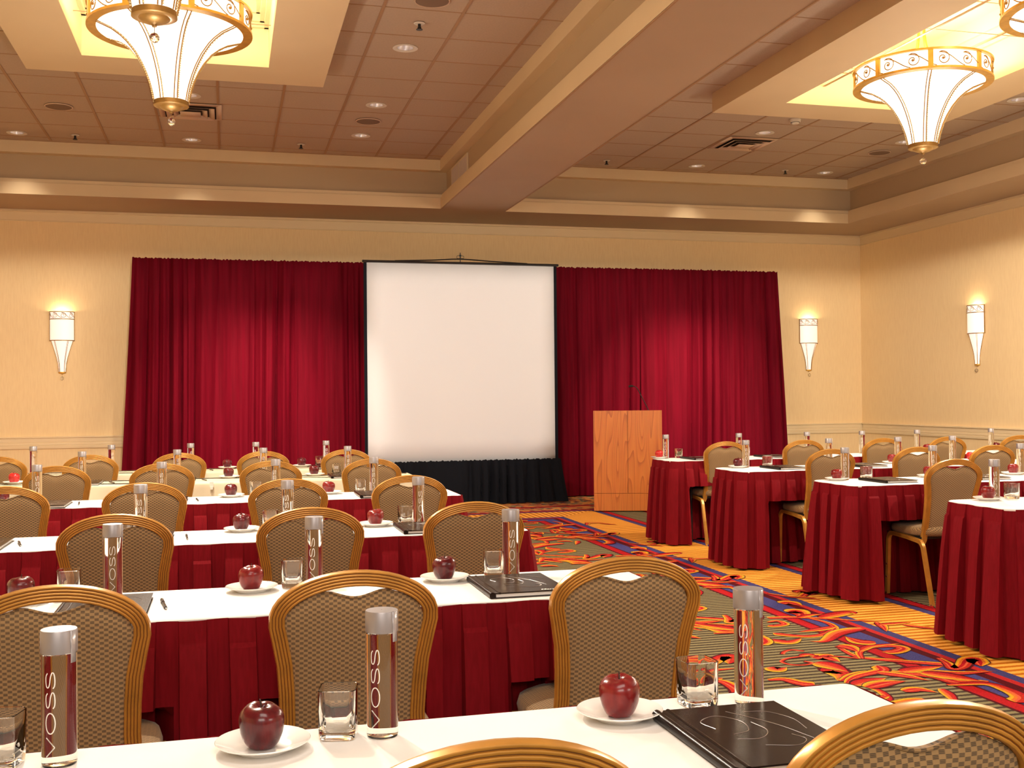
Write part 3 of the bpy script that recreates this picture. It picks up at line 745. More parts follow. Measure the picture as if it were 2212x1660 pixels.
for x in (2.95, 7.40):
    b = MB(); b.tube([(x, YC+.07, 0.012), (x, YC+.07, 3.02)], .022, M_CHROME, 8); b.build('upright', t)
t = thing('projection_screen', 'large white projection screen with black edges between the burgundy curtains', 'projector screen', (2.84, 13.2, 0))
SX0, SX1 = 1.645-2.84, 4.02-2.84
b = MB(); b.grid(lambda u, v: (SX0+(SX1-SX0)*u, -.004*sin(pi*u), .50+(2.985-.50)*v), 12, 8, M_SCREEN); b.build('screen_surface', t, solid=.002)
b = MB(); b.box(SX0-.035, -.004, .45, SX0+.002, .004, 2.99, M_BLACKC); b.build('black_border', t)
b = MB(); b.box(SX1-.002, -.004, .45, SX1+.035, .004, 2.99, M_BLACKC); b.build('black_border', t)
b = MB(); b.tube([(SX0-.05, 0, 3.0), (SX1+.06, 0, 3.0)], .016, M_BLACK, 8); b.build('top_bar', t)
b = MB(); b.tube(catmull([(SX0+.35, 0, 3.012), (SX0+.8, 0, 3.03), (-.03, .0, 3.050), (SX1-.8, 0, 3.03), (SX1-.35, 0, 3.012)], 8), .008, M_BLACK, 6); b.build('brace_bow', t)
b = MB(); b.tube([(-.03, 0, 3.0), (-.03, 0, 3.13)], .005, M_BLACK, 6)
for s in (-1, 1): b.tube([(-.03+s*.0+.025*s+.022*cos(a*pi/6), 0, 3.075+.018*sin(a*pi/6)) for a in range(12)], .0028, M_BLACK, 4, closed=True)
b.box(-.042, -.008, 3.085, -.018, .008, 3.105, M_BLACK); b.build('hanging_hook', t)
b = MB(); b.tube([(0, .05, .03), (0, .05, 3.0)], .018, M_BLACK, 8); b.build('centre_pole', t)
for a in (0.5, 2.6, 4.7):
    b = MB(); b.tube([(0, .05, .45), (.42*cos(a), .06+.25*abs(sin(a)), .012)], .011, M_BLACK, 6); b.build('tripod_leg', t)
o = drape('screen_skirt', 1.58, 4.07, .555, .012, 13.14, 77, None, flare0=.06, flare1=.10, mtl=M_BLACKC, amp=.13, nu=300, nv=14, dens=10)
tag(o, 'black pleated cloth skirt hanging below the white screen', 'skirt')

C0 = Vector((4.09, 11.92, 0)); EX = Vector((.9435, -.3315, 0)); EN = Vector((.3315, .9435, 0))
t = thing('lectern', 'tall light cherry wood lectern in front of the right curtain', 'lectern', tuple(C0), atan2(EX.y, EX.x))
Wd, Dp, HF, HB = .785, .53, 1.165, 1.0
b = MB(); e = .004
prof = [(e, .01), (Dp, .01), (Dp, HB-.02), (e, HF-.02)]
vs = [(.0, y, z) for y, z in prof]+[(Wd, y, z) for y, z in prof]
b.add(vs, [(3, 2, 1, 0), (4, 5, 6, 7), (0, 1, 5, 4), (1, 2, 6, 5), (2, 3, 7, 6), (3, 0, 4, 7)], M_WOODS); b.build('body', t)
b = MB(); b.add([(0, -.0, HF-.02), (Wd, 0, HF-.02), (Wd, Dp, HB-.02), (0, Dp, HB-.02), (0, 0, HF), (Wd, 0, HF), (Wd, Dp, HB), (0, Dp, HB)], [(3, 2, 1, 0), (4, 5, 6, 7), (0, 1, 5, 4), (1, 2, 6, 5), (2, 3, 7, 6), (3, 0, 4, 7)], M_WOOD); b.build('sloped_top', t)
for a, c in ((.0, .390), (.394, Wd)):
    b = MB(); b.box(a, -.014, .215, c, .003, HF-.002, M_WOOD); b.build('front_panel', t)
b = MB(); b.box(0, -.014, .012, Wd, .003, .211, M_WOOD); b.build('base_panel', t)
mx = C0+EX*.66+EN*.20
t = thing('gooseneck_microphone', 'thin black gooseneck microphone standing on the lectern', 'microphone', (mx.x, mx.y, 1.113), atan2(EX.y, EX.x))
b = MB(); b.lathe([(.001, .012), (.02, .011), (.026, 0), (.001, 0)], M_BLACK, 16); b.build('base', t)
b = MB(); b.tube(catmull([(0, 0, .01), (-.035, 0, .09), (-.09, 0, .20), (-.135, 0, .29), (-.165, 0, .325), (-.20, 0, .335)], 6), .0055, M_BLACK, 6); b.build('neck', t)
b = MB(); b.tube([(-.195, 0, .335), (-.215, 0, .336), (-.245, 0, .33)], .012, M_BLACK, 8); b.build('capsule', t)

# ------------------------------------------------------------------ banquet chair (origin between the rear feet, faces +y)
def chair_y(z): return .050+.105*(.92-z)/.5 if z > .5 else .138+.03*(.5-z)/.12*.4
AX, AZ, CZ = .190, .101, .80          # centreline ellipse of the arch
def chair():
    t = thing('banquet_chair', '', 'chair')
    # back frame: one long hoop with grooved faces
    side = [(.172, .405), (.166, .47), (.162, .545), (.1645, .62), (.170, .69), (.182, .755), (.189, .79)]
    pts = [Vector((-x, chair_y(z), z)) for x, z in side]
    for i in range(1, 22):
        a = pi-pi*i/22; x = AX*cos(a); z = CZ+AZ*sin(a); pts.append(Vector((x, chair_y(z), z)))
    pts += [Vector((x, chair_y(z), z)) for x, z in reversed(side)]
    low = [Vector((0, .24, .425)), Vector((0, .195, .405)), Vector((0, .160, .390)), Vector((0, .143, .392))]
    L0_ = [Vector((-.180, p.y, p.z)) for p in low]; R0_ = [Vector((.180, p.y, p.z)) for p in reversed(low)]
    path = L0_+pts+R0_
    # profile: (across, depth), grooves on rear (-) and front faces
    hw, hd = .0190, .0125
    rear = []
    for k in range(5):
        c = -hw+hw*2*(k+.5)/5
        if k: rear += [(c-hw/5-.0005, -hd+.0034), (c-hw/5+.0005, -hd+.0034)]
        rear += [(c-hw/5+.0015, -hd+.0004), (c-.001, -hd), (c+.001, -hd), (c+hw/5-.0015, -hd+.0004)]
    prof = rear+[(hw, -hd+.003), (hw+.001, 0), (hw, hd-.003)]+[(-x, -y) for x, y in rear]+[(-hw, hd-.003), (-hw-.001, 0)]
    b = MB(); n = len(path); rg = []
    for i in range(n):
        tg = (path[min(i+1, n-1)]-path[max(i-1, 0)]).normalized()
        if abs(tg.y) > .8: bn = Vector((0, 0, -1)) if True else None
        up = Vector((0, 1, 0)); 
        if i < 3: up = Vector((0, .35*i, 1-.25*i)).normalized()
        if i > n-4: k = n-1-i; up = Vector((0, .35*k, 1-.25*k)).normalized()
        a = up.cross(tg); 
        a.normalize(); bb = tg.cross(a)
        # a points outwards/inwards consistently, bb towards +y
        rg.append([tuple(path[i]+a*u+bb*v) for u, v in prof])
    k = len(prof); b.add([p for r in rg for p in r], [(j*k+i, j*k+(i+1) % k, (j+1)*k+(i+1) % k, (j+1)*k+i) for j in range(n-1) for i in range(k)]+[tuple(range(k-1, -1, -1)), tuple((n-1)*k+i for i in range(k))], M_FRAME, True)
    gi = b.mi(M_RIB)
    deep = [abs(abs(q[1])-(hd-.0034)) < 1e-4 and abs(q[0]) < hw-.002 for q in prof]
    for fi in range((n-1)*k):
        i = fi % k
        if deep[i] and deep[(i+1) % k]: b.m[fi] = gi
    b.build('back_frame', t, sharp=40, rec=True)
    # upholstered back
    ax, az = AX-.0175, AZ-.0185
    def hwid(z):
        P = side[1:]; 
        for (x0, z0), (x1, z1) in zip(P[:-1], P[1:]):
            if z <= z1: return x0+(x1-x0)*max(0, (z-z0)/(z1-z0))-.0165
        return ax
    def top(u):
        z = CZ-.005+az*sqrt(max(0, 1-(abs(u)**2.2)))*.985
        X_ = abs(u)*ax
        return z-.0225*(.5+.5*cos(pi*min(1, X_/.078)))**.8
    def back(sgn, d):
        def fn(u, v):
            U_ = -1+2*u; zt = top(U_); z = .455+(zt-.455)*v; x = U_*min(hwid(min(z, .79)), ax)
            e = max(0, 1-abs(U_)**5)*max(0, 1-(abs(2*v-1))**8)
            return (x, chair_y(z)+sgn*(.006+d*e**.6), z)
        return fn
    b = MB(); b.grid(back(-1, .012), 28, 18, M_FABV); b.grid(back(1, .022), 28, 18, M_FABV)
    fr, bk = back(-1, .012), back(1, .022)
    N_ = 18; NU = 28; per = [(i/NU, 0) for i in range(NU)]+[(1, j/N_) for j in range(N_)]+[(1-i/NU, 1) for i in range(NU)]+[(0, 1-j/N_) for j in range(N_)]
    b.rings([[fr(*p) for p in per], [bk(*p) for p in per]], M_FABV); b.build('backrest', t, rec=True)
    b = MB(); b.tube([((-1+2*i/24)*.088, chair_y(.87)-.005, top((-1+2*i/24)*.088/ax)-.0005) for i in range(25)], .0034, M_FABV, 6); b.build('piping', t)
    # seat cushion
    def ring(w_, y0, y1, z, dome=0):
        o_ = []
        for i in range(40):
            a = 2*pi*i/40; c, s = cos(a), sin(a); k = (abs(c)**3.4+abs(s)**3.4)**(-1/3.4)
            o_.append((w_*c*k, (y0+y1)/2+(y1-y0)/2*s*k, z-.008*(c*k)**2*dome))
        return o_
    b = MB(); b.rings([ring(.05, .25, .32, .424), ring(.205, .115, .495, .426), ring(.221, .105, .508, .438), ring(.224, .103, .512, .458), ring(.218, .108, .508, .478), ring(.20, .13, .49, .492, 1), ring(.15, .18, .44, .500, 1), ring(.06, .28, .36, .503, 1), ring(.004, .32, .33, .5035)], M_FABH, True, True, True)
    b.build('seat', t, sharp=60)
    b = MB(); b.box(-.20, .14, .408, .20, .50, .424, M_BLACK); b.build('seat_pan', t)
    # four legs; each side's pair meets in the middle of the rail
    hp = [(-.011, -.0125), (-.011, -.006), (-.0085, -.005), (-.0085, -.003), (-.011, -.002), (-.011, .002), (-.0085, .003), (-.0085, .005), (-.011, .006), (-.011, .0125), (.011, .0125), (.011, -.0125)]
    for s in (-1, 1):
        pr = [(u*-s, v) for u, v in hp]
        x = s*.218
        for nm, yz in (('rear', [(0, .012), (.045, .20), (.078, .335), (.088, .368), (.105, .390), (.130, .400), (.25, .413)]), ('front', [(.478, .012), (.466, .20), (.457, .36), (.450, .392), (.432, .413), (.405, .420), (.25, .413)])):
            b = MB(); pth = catmull([(x, y, z) for y, z in yz], 3); rg = []; n2 = len(pth)
            for i in range(n2):
                tg = (pth[min(i+1, n2-1)]-pth[max(i-1, 0)]).normalized(); a = Vector((1, 0, 0)); bb = tg.cross(a).normalized()
                rg.append([tuple(pth[i]+a*u+bb*v) for u, v in pr])
            b.rings(rg, M_FRAME, True, True, True); lg = b.build('leg', t, sharp=28, rec=True)
            y0 = yz[0][0]
            b = MB(); b.lathe([(.001, .0005), (.010, .0005), (.0125, .005), (.0125, .022), (.001, .022)], M_CHROME, 12, c=(x, y0+.001, 0)); b.build('foot_glide', lg)
            if nm == 'front':
                for z in (.125, .21):
                    b = MB(); b.lathe([(.007, 0), (.006, .003), (.001, .0045)], M_CHROME, 10); b.v = [(x+s*(.0108+q[2]), .4695-(z-.1)*.05+q[0], z+q[1]) for q in b.v]; b.build('stacking_button', lg)
    return Proto(t)
CHR = chair()
GC = 'woven-back banquet chairs with gold frames'
rowL = ['row of tables nearest the camera', 'second row of left tables', 'third row of left tables', 'fourth row of left tables', 'fifth row of left tables', 'farthest row of left tables']
seatn = ['at the aisle end', 'second from the aisle', 'third from the aisle', 'fourth from the aisle', 'fifth from the aisle']
CHL_ = [(1.25, [(.92, 0.02), (.318, 0)]), (2.63, [(1.012, -.02), (.302, .0), (-.384, .02)]), (4.23, [(.962, -.02), (.312, 0), (-.405, .01)]), (5.80, [(.958, .0), (.31, 0), (-.412, 0), (-1.07, .02)]), (7.50, [(.97, 0), (.285, 0), (-.42, 0), (-1.07, 0)]), (8.93, [(.945, 0), (.28, 0), (-.37, 0), (-1.03, 0), (-1.69, 0)])]
nm = ['first', 'second', 'third', 'fourth', 'fifth', 'sixth']
for r, (y, L_) in enumerate(CHL_):
    for k, (x, rz) in enumerate(L_):
        CHR.put((x, y, 0), rz, f'gold framed banquet chair, {nm[r]} left row from the camera, {seatn[k]}' if k else f'gold framed banquet chair at the aisle end of the {nm[r]} left row from the camera', GC)
for r, (y, xs_) in enumerate(((5.90, [4.455]), (7.33, [4.44, 5.19, 5.88]), (8.89, [4.32, 5.10, 5.92, 6.62, 7.42]))):
    rn = ['near', 'middle', 'far'][r]
    for k, x in enumerate(xs_):
        lb = f'gold framed banquet chair at the {rn} right table row, {seatn[k]}' if not (r == 0) else 'right side banquet chair seen almost whole, seat and legs beside the aisle'
        CHR.put((x, y, 0), (-.12 if (r == 2 and k == 4) else 0), lb, GC)

# ------------------------------------------------------------------ tables, cloths, skirts
def rrect(x0, y0, x1, y1, r, n=6):
    P = []
    for cx, cy, a0 in ((x1-r, y0+r, -pi/2), (x1-r, y1-r, 0), (x0+r, y1-r, pi/2), (x0+r, y0+r, pi)):
        for i in range(n+1): a = a0+pi/2*i/n; P.append((cx+r*cos(a), cy+r*sin(a)))
    return P
def table_top_legs(x0, y0, x1, y1, label):
    t = thing('folding_table', label, 'table', ((x0+x1)/2, (y0+y1)/2, 0), 0, 'narrow folding conference tables')
    hx, hy = (x1-x0)/2-.045, (y1-y0)/2-.045
    b = MB(); b.box(-hx, -hy, .715, hx, hy, .738, M_WOODS); b.build('table_top', t)
    for sx in (-1, 1):
        for sy in (-1, 1):
            b = MB(); b.tube([(sx*(hx-.2), sy*(hy-.09), .004), (sx*(hx-.2), sy*(hy-.09), .715)], .012, M_BLACK, 6); b.build('leg', t)
def top_cloth(x0, y0, x1, y1, r, label):
    b = MB(); o_ = .004
    A = rrect(x0-o_, y0-o_, x1+o_, y1+o_, r); k = len(A); cx, cy = (x0+x1)/2, (y0+y1)/2
    def rg(d, z, wv=0): 
        return [(cx+(p[0]-cx)*(1-d/abs(x1-x0)*2), cy+(p[1]-cy)*(1-d/abs(y1-y0)*2), z+wv*sin(i*1.7)) for i, p in enumerate(A)]
    b.rings([rg(.002, .7385), rg(-.0005, .7395), rg(-.0005, .747), rg(.003, .7498), rg(.02, .750), rg((y1-y0)*.30, .750)], M_CLOTH, True, False, True)
    o = b.build('table_linen', sharp=50)
    return tag(o, label, 'tablecloth', 'white linens on the table tops')
def skirt(x0, y0, x1, y1, r, label, seed, press=None, hem=.02, lift=0.003):
    """box-pleated skirt round the table edge"""
    rnd = random.Random(seed); x0 -= .006; y0 -= .006; x1 += .006; y1 += .006
    A = rrect(x0, y0, x1, y1, r, 10); n = len(A)
    S_ = [0]
    for i in range(n): a, c = A[i], A[(i+1) % n]; S_.append(S_[-1]+math.hypot(c[0]-a[0], c[1]-a[1]))
    tot = S_[-1]
    def at(s):
        s %= tot
        import bisect
        i = min(n-1, bisect.bisect_right(S_, s)-1); f = (s-S_[i])/max(1e-9, S_[i+1]-S_[i])
        a, c = A[i], A[(i+1) % n]; p = (a[0]+(c[0]-a[0])*f, a[1]+(c[1]-a[1])*f)
        i2 = (i+1) % n
        tx, ty = c[0]-a[0], c[1]-a[1]; l = math.hypot(tx, ty) or 1
        return p, (ty/l, -tx/l)
    def nor(s):
        p1, _ = at(s-.02); p2, _ = at(s+.02); tx, ty = p2[0]-p1[0], p2[1]-p1[1]; l = math.hypot(tx, ty) or 1
        return (ty/l, -tx/l)
    npl = int(tot/.128); per = tot/npl; samp = []
    for k in range(npl):
        j = rnd.uniform(-.006, .006); dd = rnd.uniform(.75, 1.3); hw_ = rnd.uniform(-.014, .014)
        for q, d in ((.0, 0), (.10, .0), (.125, .9), (.30, 1.0), (.52, 1.0), (.66, .9), (.685, 0), (.85, -.1)):
            samp.append((k*per+q*per, d*dd, hw_, j, q))
    rows = [(.7465, 0.10), (.742, .10), (.69, .22), (.682, .22), (.67, .42), (.56, .62), (.522, .66), (.498, .70), (.38, .8), (.20, .92), (.06, 1.0), (hem, 1.0)]
    rg = []
    for z, g in rows:
        ring_ = []
        for s, d, hw_, j, q in samp:
            p, _ = at(s); nx, ny = nor(s); fall = 1-z/.75
            off = .004+d*.046*g*(1 if z > .69 else 1.0)+fall*.035+.020*fall*sin(s*4.1+seed)+.016*fall*sin(s*9.3+seed*2)
            sh = hw_*fall*1.6
            x, y = p[0]+nx*off-ny*sh, p[1]+ny*off+nx*sh
            zz = z+(.010*sin(s*5+seed) if z < .05 else 0)+(.0015*sin(s*37) if z > .74 else 0)
            if press:
                for (pa, pb, dep) in press:
                    if pa-.2 < x < pb+.2 and ny < -.3:
                        f = min(1, max(0, (x-pa)/.03+.5))*min(1, max(0, (pb-x)/.03+.5)); y += dep*f*min(1, max(0, (.52-z)/.02))
            ring_.append((x, y, max(.006, zz)))
        rg.append(ring_)
    b = MB(); b.rings(rg, M_SKIRT, True, smooth=True); o = b.build('table_skirt', sharp=35)
    return tag(o, label, 'table skirt', 'pleated burgundy table skirts')
def long_cloth(x0, y0, x1, y1, r, label, seed):
    rnd = random.Random(seed); A = rrect(x0-.005, y0-.005, x1+.005, y1+.005, r, 5); P = []
    n = len(A)
    for i in range(n):
        a, c = A[i], A[(i+1) % n]; l = math.hypot(c[0]-a[0], c[1]-a[1]); m_ = max(1, int(l/.04))
        for k in range(m_): P.append((a[0]+(c[0]-a[0])*k/m_, a[1]+(c[1]-a[1])*k/m_))
    cx, cy = (x0+x1)/2, (y0+y1)/2; k = len(P)
    def rg(d, z, f):
        o_ = []
        for i, p in enumerate(P):
            q = P[(i+1) % k]; w0 = P[i-1]; tx, ty = q[0]-w0[0], q[1]-w0[1]; l = math.hypot(tx, ty) or 1; nx, ny = ty/l, -tx/l
            off = -d+f*(.03+.022*sin(i*.33+seed)+.015*sin(i*.81)); o_.append((p[0]+nx*off, p[1]+ny*off, z))
        return o_
    b = MB(); b.rings([rg(0, .512, .75), rg(0, .58, .6), rg(0, .66, .35), rg(0, .71, .12), rg(0, .735, 0), rg(.003, .746, 0), rg(.012, .750, 0), rg(.1, .750, 0)], M_CLOTH_DIM, True, False, True)
    o = b.build('long_tablecloth', sharp=60); return tag(o, label, 'tablecloth', 'dim-toned white cloths with a short drop')
LR = [(1.52, 1.985), (3.075, 3.545), (4.655, 5.11), (6.44, 6.88), (8.04, 8.50), (9.20, 9.64)]
for r, (ya, yb) in enumerate(LR):
    xr = [1.225, 1.30, 1.285, 1.36, 1.37, 1.40][r]; xm = xr-1.835; xl = xm-1.84
    segs = [(xm+.003, xr)]+([(xl, xm-.003)] if r >= 1 else [])
    for k, (a, c) in enumerate(segs):
        side = 'aisle end' if k == 0 else 'wall end'
        table_top_legs(a, ya, c, yb, f'narrow table hidden under cloth, {nm[r]} left row from the camera, {side}')
        if r < 4: top_cloth(a, ya, c, yb, .02, f'white linen on the table top, {nm[r]} left row from the camera, {side}')
        else: long_cloth(a, ya, c, yb, .02, f'dim-toned white cloth with a short drop, {nm[r]} left row from the camera, {side}', r*3+k)
    pr = [(x-.218, x+.218, CHL_[r][0]+.535-ya) for x, _ in CHL_[r][1]] if CHL_[r][0]+.53 > ya else None
    if r < 4: skirt(segs[-1][0], ya, xr, yb, .025, f'burgundy pleated skirt round the {nm[r]} left table row from the camera', 5+r, pr)
RR = [(4.66, 5.19), (6.17, 6.70), (7.58, 8.10), (9.03, 9.53)]
RNAME = ['nearest', 'second', 'third', 'farthest']
PRESS = [None, [(4.06, 4.69, .28), (4.9, 5.5, .28)], [(4.02, 4.69, .29), (4.94, 5.44, .29), (5.63, 6.13, .29)], [(3.99, 4.57, .33), (4.85, 5.35, .33), (5.67, 6.17, .33), (6.37, 6.87, .33), (7.1, 7.7, .33)]]
for r, (ya, yb) in enumerate(RR):
    xl = [3.80, 3.86, 3.79, 3.83][r]
    for k in range(2):
        a = xl+k*1.84; c = a+1.834
        if r >= 1 or k == 0: table_top_legs(a, ya, c, yb, f'narrow table hidden under cloth, {RNAME[r]} right row, ' + ('aisle end' if k == 0 else 'wall end'))
        if r >= 1 or k == 0: top_cloth(a, ya, c, yb, .09 if k == 0 else .02, f'white linen on the table top, {RNAME[r]} right row, ' + ('aisle end' if k == 0 else 'wall end'))
    skirt(xl, ya, xl+(3.674 if r >= 1 else 1.834), yb, .11, f'burgundy pleated skirt round the {RNAME[r]} right table row, corner by the aisle', 15+r*1.3, PRESS[r])
a = 3.83+3.68
table_top_legs(a, 9.03, a+.95, 9.53, 'short narrow table by the right wall in the farthest right row'); top_cloth(a, 9.03, a+.95, 9.53, .02, 'white linen on the last table by the right wall, farthest right row')
skirt(a, 9.03, a+.95, 9.53, .03, 'burgundy pleated skirt on the last table by the right wall', 23)
t = thing('skirt_clip', 'small clear plastic clip on the edge of the dim-toned white cloth, fifth left row', 'clip', (-.11, 8.008, .742))
b = MB(); b.box(-.013, -.012, -.022, .013, -.002, .014, M_PLAST); b.build('jaw', t); b = MB(); b.box(-.009, -.016, -.04, .009, -.010, -.02, M_PLAST); b.build('tab', t)

# ------------------------------------------------------------------ place settings
def plate():
    t = thing('saucer_plate', '', 'plate')
    b = MB(); b.lathe([(.001, .0015), (.040, .0015), (.042, .0), (.046, .0), (.048, .003), (.062, .009), (.078, .0155), (.0795, .0170), (.0785, .0182), (.064, .0125), (.050, .0075), (.044, .0055), (.001, .0055)], M_WHITE, 48)
    b.build('dish', t); return t
PLT = Proto(plate())
def apple(kind):
    t = thing('red_apple', '', 'apple')
    P = [(.001, .007), (.008, .004), (.014, .0006), (.0205, .001), (.0285, .010), (.0342, .024), (.0374, .038), (.0384, .049), (.0374, .0585), (.0338, .0668), (.0282, .0728), (.0212, .0765), (.0132, .0772), (.0070, .0748), (.0022, .0705), (.001, .069)]
    b = MB(); n = 40; rg = []
    P2 = catmull([(r*1.0, 0, z*.93) for r, z in P], 3)
    for p in P2:
        r, z = max(.0008, p.x), p.z; lob = .8 if z < .03 else .35
        rg.append([(r*(1+.035*lob*cos(5*2*pi*i/n))*cos(2*pi*i/n), r*(1+.035*lob*cos(5*2*pi*i/n))*.97*sin(2*pi*i/n), z-.0014*(1 if z > .062 or z < .007 else 0)*(1-cos(5*2*pi*i/n))*.5+.002*cos(2*pi*i/n)*z/.07) for i in range(n)])
    b.rings(rg, M_APPLE[kind], True, True, True); b.build('flesh', t, sharp=80)
    b = MB(); b.tube([(0, 0, .060), (.001, 0, .069), (.003, .001, .080)], .0013, M_STEM, 6); b.build('stem', t); return Proto(t)
APL = {k: apple(k) for k in M_APPLE}
def ribbon_cyl(b, pts, w, R_, ang0, m):
    """pts in (z, c): z up the bottle, c along the circumference; flat stroke of width w"""
    n = len(pts); rows = []
    for i in range(n):
        a = pts[max(i-1, 0)]; c = pts[min(i+1, n-1)]
        if pts[0] == pts[-1] and i in (0, n-1): a, c = pts[-2], pts[1]
        tz, tc = c[0]-a[0], c[1]-a[1]; l = math.hypot(tz, tc) or 1; nz, nc = -tc/l, tz/l
        z, cc = pts[i]
        rows.append([(R_*cos(ang0+(cc+s*nc*w/2)/R_), R_*sin(ang0+(cc+s*nc*w/2)/R_), z+s*nz*w/2) for s in (-1, 1)])
    k = len(b.v); b.add([p for r in rows for p in r], [(2*i, 2*i+1, 2*i+3, 2*i+2) for i in range(n-1)], m)
def bottle():
    t = thing('water_bottle', '', 'bottle'); R_ = .0275
    b = MB(); b.lathe([(.001, .004), (.018, .003), (.0235, .0), (.0265, .0015), (R_, .006), (R_, .181), (.0262, .1825), (.001, .1825)], M_WATER, 48); b.build('glass_body', t)
    b = MB(); b.lathe([(.001, .1835), (.0275, .1835), (.0288, .184), (.0288, .2185), (.0278, .2205), (.001, .2208)], M_CAP, 48); b.build('cap', t)
    # lettering reads bottom to top
    b = MB(); W_ = .0018; H_ = .0150; RR_ = R_+.0004
    def P(z, u): return (z, -u)      # u: 0 = foot of the letter, 1 = its head, running to the left round the bottle
    def put(pts): ribbon_cyl(b, [(z, -(u-.5)*H_*1.0) for z, u in pts], W_, RR_, 0.0, M_LETTER)
    put([(.020, 1), (.0355, 0.03)]); put([(.051, 1), (.0355, 0.03)])
    put([(.074+.0165*cos(2*pi*i/28), .5+.53*sin(2*pi*i/28)) for i in range(29)])
    for z0 in (.098, .130):
        S_ = catmull([(z0+.0245, .80, 0), (z0+.020, .98, 0), (z0+.012, 1.02, 0), (z0+.003, .93, 0), (z0+.0015, .72, 0), (z0+.007, .56, 0), (z0+.018, .46, 0), (z0+.0255, .27, 0), (z0+.023, .07, 0), (z0+.013, -.02, 0), (z0+.004, .03, 0), (z0+.0, .20, 0)], 3)
        put([(p.x, p.y) for p in S_])
    b.build('lettering', t)
    b = MB(); b.grid(lambda u, v: (.0292*cos(1.15+.42*u), .0292*sin(1.15+.42*u), .168+.052*v), 6, 2, M_SEAL); b.build('seal_strip', t, solid=.0002)
    return Proto(t)
BTL = bottle()
def tumbler():
    t = thing('square_glass_tumbler', '', 'drinking glass')
    def sq(h, z, r=.012): return [(x, y, z) for x, y in rrect(-h, -h, h, h, min(r, h*.9), 6)]
    rg = [sq(.002, .0), sq(.026, 0), sq(.0300, .0015), sq(.0310, .004), sq(.0318, .012), sq(.0330, .084), sq(.0331, .0865), sq(.0320, .0873), sq(.0307, .0865), sq(.0305, .084), sq(.0285, .022), sq(.024, .0150), sq(.002, .0145)]
    b = MB(); b.rings(rg, M_GLASS, True, True, True); b.build('glass', t, sharp=50); return Proto(t)
TMB = tumbler()
def folder():
    t = thing('portfolio_folder', '', 'folder'); w_, h_ = .118, .160
    b = MB(); b.box(-w_, -h_, 0, w_, h_, .0028, M_LEATH); b.box(-w_, -h_, .0135, w_, h_, .0165, M_LEATH); b.build('cover', t)
    b = MB(); b.box(-w_+.012, -h_+.006, .0032, w_-.006, h_-.006, .0132, M_PAPER); b.build('paper_pad', t)
    b = MB()
    b.sweep([(-w_, -h_, .0085), (-w_, h_, .0085)], [(.0092*cos(a*pi/6), .0105*sin(a*pi/6)) for a in range(12)], M_LEATH, Vector((0, 0, 1)))
    b.sweep([(-w_+.022, -h_, .0155), (-w_+.022, h_, .0155)], [(.0045*cos(a*pi/4), .0030*sin(a*pi/4)) for a in range(8)], M_LEATH, Vector((0, 0, 1)))
    b.build('spine', t)
    b = MB()
    for pts in ([(-.062, .03), (-.07, .075), (-.03, .10), (.0, .06), (-.01, .01), (-.045, -.005)], [(-.05, -.03), (-.01, -.035), (.02, -.0), (.015, .05)], [(.03, .11), (.07, .10), (.095, .05), (.09, -.01)], [(.0, .12), (.05, .03), (.075, -.06)], [(-.02, -.07), (.03, -.085), (.06, -.06), (.05, -.03)]):
        b.tube(catmull([(x, y, .0166) for x, y in pts], 7), .0007, M_EMB, 4)
    b.build('embossed_swirls', t)
    return Proto(t)
FLD = folder()
def pen():
    t = thing('ballpoint_pen', '', 'pen')
    b = MB(); b.tube([(0, -.065, .005), (0, .02, .005)], .0042, M_PEN, 8); b.tube([(0, -.072, .005), (0, -.065, .005)], .002, M_CHROME, 6); b.build('barrel', t)
    b = MB(); b.tube([(0, .0205, .0055), (0, .062, .0055), (0, .066, .0055)], .0050, M_PEN, 8); b.build('cap', t)
    b = MB(); b.tube([(0, .060, .0112), (0, .030, .0108)], .0011, M_CHROME, 5); b.build('clip', t); return Proto(t)
PEN = pen()
ZTOP = .7503
def sidew(r, block): return f'{nm[r]} left row from the camera' if block == 'L' else f'{RNAME[r]} right row'
cnt = {}
def lab(kind, r, block, i): 
    return f'{kind}, {sidew(r, block)}, {seatn[i]}'
# left block, seats from the aisle: (plate x, glass x, bottle x, folder x, pen x, apple kind), None = not in view
SETL = [
 [(.695, .865, .965, .872, .985, 'deep'), (.055, .185, .260, None, None, 'dark'), (None, -.36, -.268, None, None, None)],
 [(.675, .845, .900, .866, .985, 'dark'), (.07, .195, .262, None, None, 'deep'), (-.585, -.46, -.335, -.335, -.180, 'dark')],
 [(.66, .805, .862, .860, None, 'deep'), (.06, .185, .262, None, None, 'dark'), (None, -.43, -.370, -.345, -.170, None), (None, None, None, -.99, -.83, None)],
 [(.605, .805, .885, .880, None, 'deep'), (.02, .165, .285, None, None, 'dark'), (None, None, -.380, -.345, -.172, None), (-1.25, None, -1.07, -.985, -.82, 'dark')],
 [(.64, .810, .895, .86, None, 'dark'), (.01, None, .262, None, None, 'dark'), (None, None, -.360, -.345, -.165, None), (None, None, -1.02, -.985, -.80, None), (-1.47, None, None, None, None, 'bright')],
 [(.62, .770, .830, .82, None, 'dark'), (.00, None, .235, None, None, 'dark'), (None, None, -.300, -.30, -.13, None), (None, None, -.93, None, None, None), (None, None, -1.53, None, None, None)],
]
